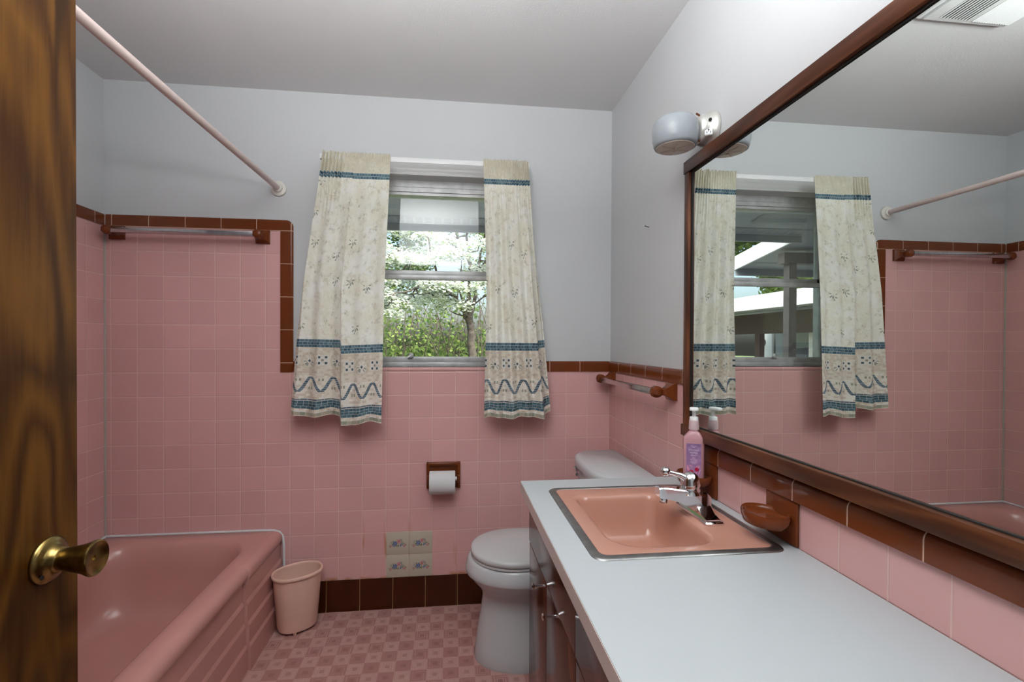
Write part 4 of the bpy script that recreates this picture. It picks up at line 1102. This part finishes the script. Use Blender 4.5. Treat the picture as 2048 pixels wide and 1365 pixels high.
limbs = [([(-.36, Y0, GZ), (-.37, Y0, .5), (-.39, Y0, 1.05), (-.44, Y0, 1.62), (-.46, Y0, 1.75)], .085, .070),
         ([(-.46, Y0, 1.72), (-.60, Y0-.1, 1.95), (-.86, Y0-.2, 2.22), (-1.12, Y0-.3, 2.42), (-1.55, Y0-.4, 2.50), (-2.1, Y0-.4, 2.55)], .050, .014),
         ([(-.86, Y0-.2, 2.22), (-1.0, Y0-.3, 2.36), (-1.15, Y0-.5, 2.9), (-1.3, Y0-.6, 3.5)], .030, .010),
         ([(-.45, Y0, 1.70), (-.47, Y0+.1, 2.2), (-.43, Y0+.1, 2.75), (-.50, Y0+.1, 3.3), (-.40, Y0, 3.9)], .052, .014),
         ([(-.43, Y0, 1.68), (-.34, Y0+.2, 2.15), (-.27, Y0+.2, 2.7), (-.16, Y0+.3, 3.3), (.05, Y0+.3, 4.0)], .045, .012),
         ([(-.43, Y0+.1, 2.75), (-.62, Y0, 3.1), (-.80, Y0, 3.5)], .024, .008),
         ([(-.27, Y0+.2, 2.7), (0., Y0, 3.0), (.35, Y0-.2, 3.2)], .024, .008),
         ([(-.60, Y0-.1, 1.95), (-.64, Y0-.4, 2.4), (-.60, Y0-.6, 2.8)], .020, .006),
         ([(-.50, Y0+.1, 1.9), (-.20, Y0-.3, 2.1), (.2, Y0-.4, 2.25)], .020, .006),
         ([(-1.12, Y0-.3, 2.42), (-1.5, Y0-.8, 2.15), (-2.0, Y0-1., 2.0)], .018, .006)]
rp = random.Random(4); pads = []
for k in range(66):
    px = rp.uniform(-2.7, .9); py = Y0 + rp.uniform(-1.0, 1.0)
    zlow = 2.05 + .35*max(0, (px+.9)) if px > -.9 else 1.95 - .12*(px+.9)
    pz = zlow + (4.1-zlow)*rp.random()**1.2
    pads.append((px, py, pz, rp.uniform(.22, .46)))
pads += [(-1.6, Y0-.5, 1.98, .34), (-1.95, Y0-.6, 1.86, .36), (-.75, Y0-.5, 2.02, .24), (-1.1, Y0-.6, 2.1, .28), (-.55, Y0-.7, 1.98, .18), (-1.5, Y0-.7, 2.75, .42), (-.8, Y0-.8, 2.85, .40), (-.3, Y0-.8, 3.0, .38), (-.1, Y0-.6, 2.5, .25)]
dogwood('dogwood_tree', 'white blossoming dogwood tree with a leaning dark trunk outside the window', (-.36, Y0, GZ), limbs, pads, 3, 560, .031)
lab = ['tall slim tree with pale green leaves far behind the dogwood trunk', 'dark green tree at the yard edge behind the left dogwood branches', 'broad green tree beyond the porch roof, seen in the mirror window']
for i, (bx1, by1, h, m_, nl, sz) in enumerate(((.3, 20, 8., 'leaf_a', 4500, .10), (-3.2, 16.5, 6., 'leaf_b', 6000, .09), (-14.3, 18.0, 7.4, 'leaf_a', 17000, .14))):
    tree('woodland_tree', lab[i], (bx1, by1, GZ), h, (0, 0), 1, 'leaves', nl, sz, M[m_], .30, 20+i+(i == 2), 'trees at the yard edge', .10, .13)
b = MB()
for i in range(30000):                                         # undergrowth at the yard edge
    xx = rnd.uniform(-5.5, 3.2); yy = rnd.uniform(9.6, 13.2); hh = abs(rnd.gauss(0, 1.15))*(.55 + .55*abs(math.sin(xx*1.7 + yy)))
    b.mi = 0 if rnd.random() < .55 else 1
    p = Vector((xx, yy, GZ + min(hh, 3.2))); s_ = rnd.uniform(.03, .075); a = rnd.uniform(0, 2*PI)
    u_ = Vector((math.cos(a), math.sin(a), rnd.uniform(-.5, .5)))*s_; v_ = Vector((-math.sin(a)*.4, math.cos(a)*.4, rnd.uniform(.3, .9)))*s_
    b.quad(p-u_, p-v_, p+u_, p+v_)
b.mi = 2
for i in range(300):
    xx = rnd.uniform(-5.5, 3.2); yy = rnd.uniform(9.6, 13.2); L = rnd.uniform(1., 3.6); a = rnd.uniform(-.5, .5)
    b.tube([(xx, yy, GZ), (xx+a*.4*L, yy, GZ+L*.5), (xx+a*L*rnd.uniform(.6, 1.2), yy+rnd.uniform(-.3, .3), GZ+L)], [.022, .014, .005], 4)
o = b.build('undergrowth', [M['leaf_a'], M['leaf_b'], M['bark']], recalc=False, sharp=0); tag(o, 'green undergrowth and saplings along the yard edge outside', 'undergrowth', None, 'stuff')

# ------------------------------------------------------------------ light
w = bpy.data.worlds.new('sky'); sc.world = w; w.use_nodes = True
nt = w.node_tree; bg = nt.nodes['Background']
sky = nt.nodes.new('ShaderNodeTexSky'); sky.sky_type = 'NISHITA'; sky.sun_disc = False
sky.sun_elevation = math.radians(52); sky.sun_rotation = math.radians(150); sky.air_density = 1.; sky.dust_density = 6.
nt.links.new(sky.outputs[0], bg.inputs[0]); bg.inputs[1].default_value = .50
def lamp(name, kind, energy, loc, target=None, size=1., size_y=None, color=(1, 1, 1)):
    l = bpy.data.lights.new(name, kind); l.energy = energy; l.color = color
    if kind == 'AREA':
        l.size = size
        if size_y: l.shape = 'RECTANGLE'; l.size_y = size_y
    o = bpy.data.objects.new(name, l); COL.objects.link(o); o.location = loc
    if target is not None: o.rotation_euler = (Vector(target) - Vector(loc)).to_track_quat('-Z', 'Y').to_euler()
    return o
s_ = lamp('sun', 'SUN', 3.7, (5, -7, 9), (0, 4, 0)); s_.data.angle = .01
lamp('bounced_flash', 'AREA', 57, (-1.0, -1.93, 1.88), (-1.0, -1.93, 3), .6, .6, (.97, .99, 1))

# ------------------------------------------------------------------ camera
F, PX, PY, YAW, PIT, ROL = 940.99, 1011.55, 694.92, .1154, -.0085, .0045
cam = bpy.data.cameras.new('camera'); co = bpy.data.objects.new('camera', cam); COL.objects.link(co)
f_ = Vector((math.sin(YAW)*math.cos(PIT), math.cos(YAW)*math.cos(PIT), math.sin(PIT))); r0 = Vector((math.cos(YAW), -math.sin(YAW), 0)); u0_ = r0.cross(f_)
c_, s2 = math.cos(ROL), math.sin(ROL)
rt = c_*r0 + s2*u0_; up_ = -s2*r0 + c_*u0_
co.matrix_world = Matrix(((rt.x, up_.x, -f_.x, -.7882), (rt.y, up_.y, -f_.y, -2.2828), (rt.z, up_.z, -f_.z, 1.2649), (0, 0, 0, 1)))
cam.sensor_fit = 'HORIZONTAL'; cam.sensor_width = 36; cam.lens = F/2048*36
cam.shift_x = (1024-PX)/2048; cam.shift_y = (PY-682.5)/2048; cam.clip_start = .02; cam.clip_end = 200
sc.camera = co
vs = sc.view_settings; sc.display_settings.display_device = 'sRGB'; vs.view_transform = 'Standard'; vs.look = 'None'; vs.exposure = .22; vs.gamma = 1; vs.use_curve_mapping = False
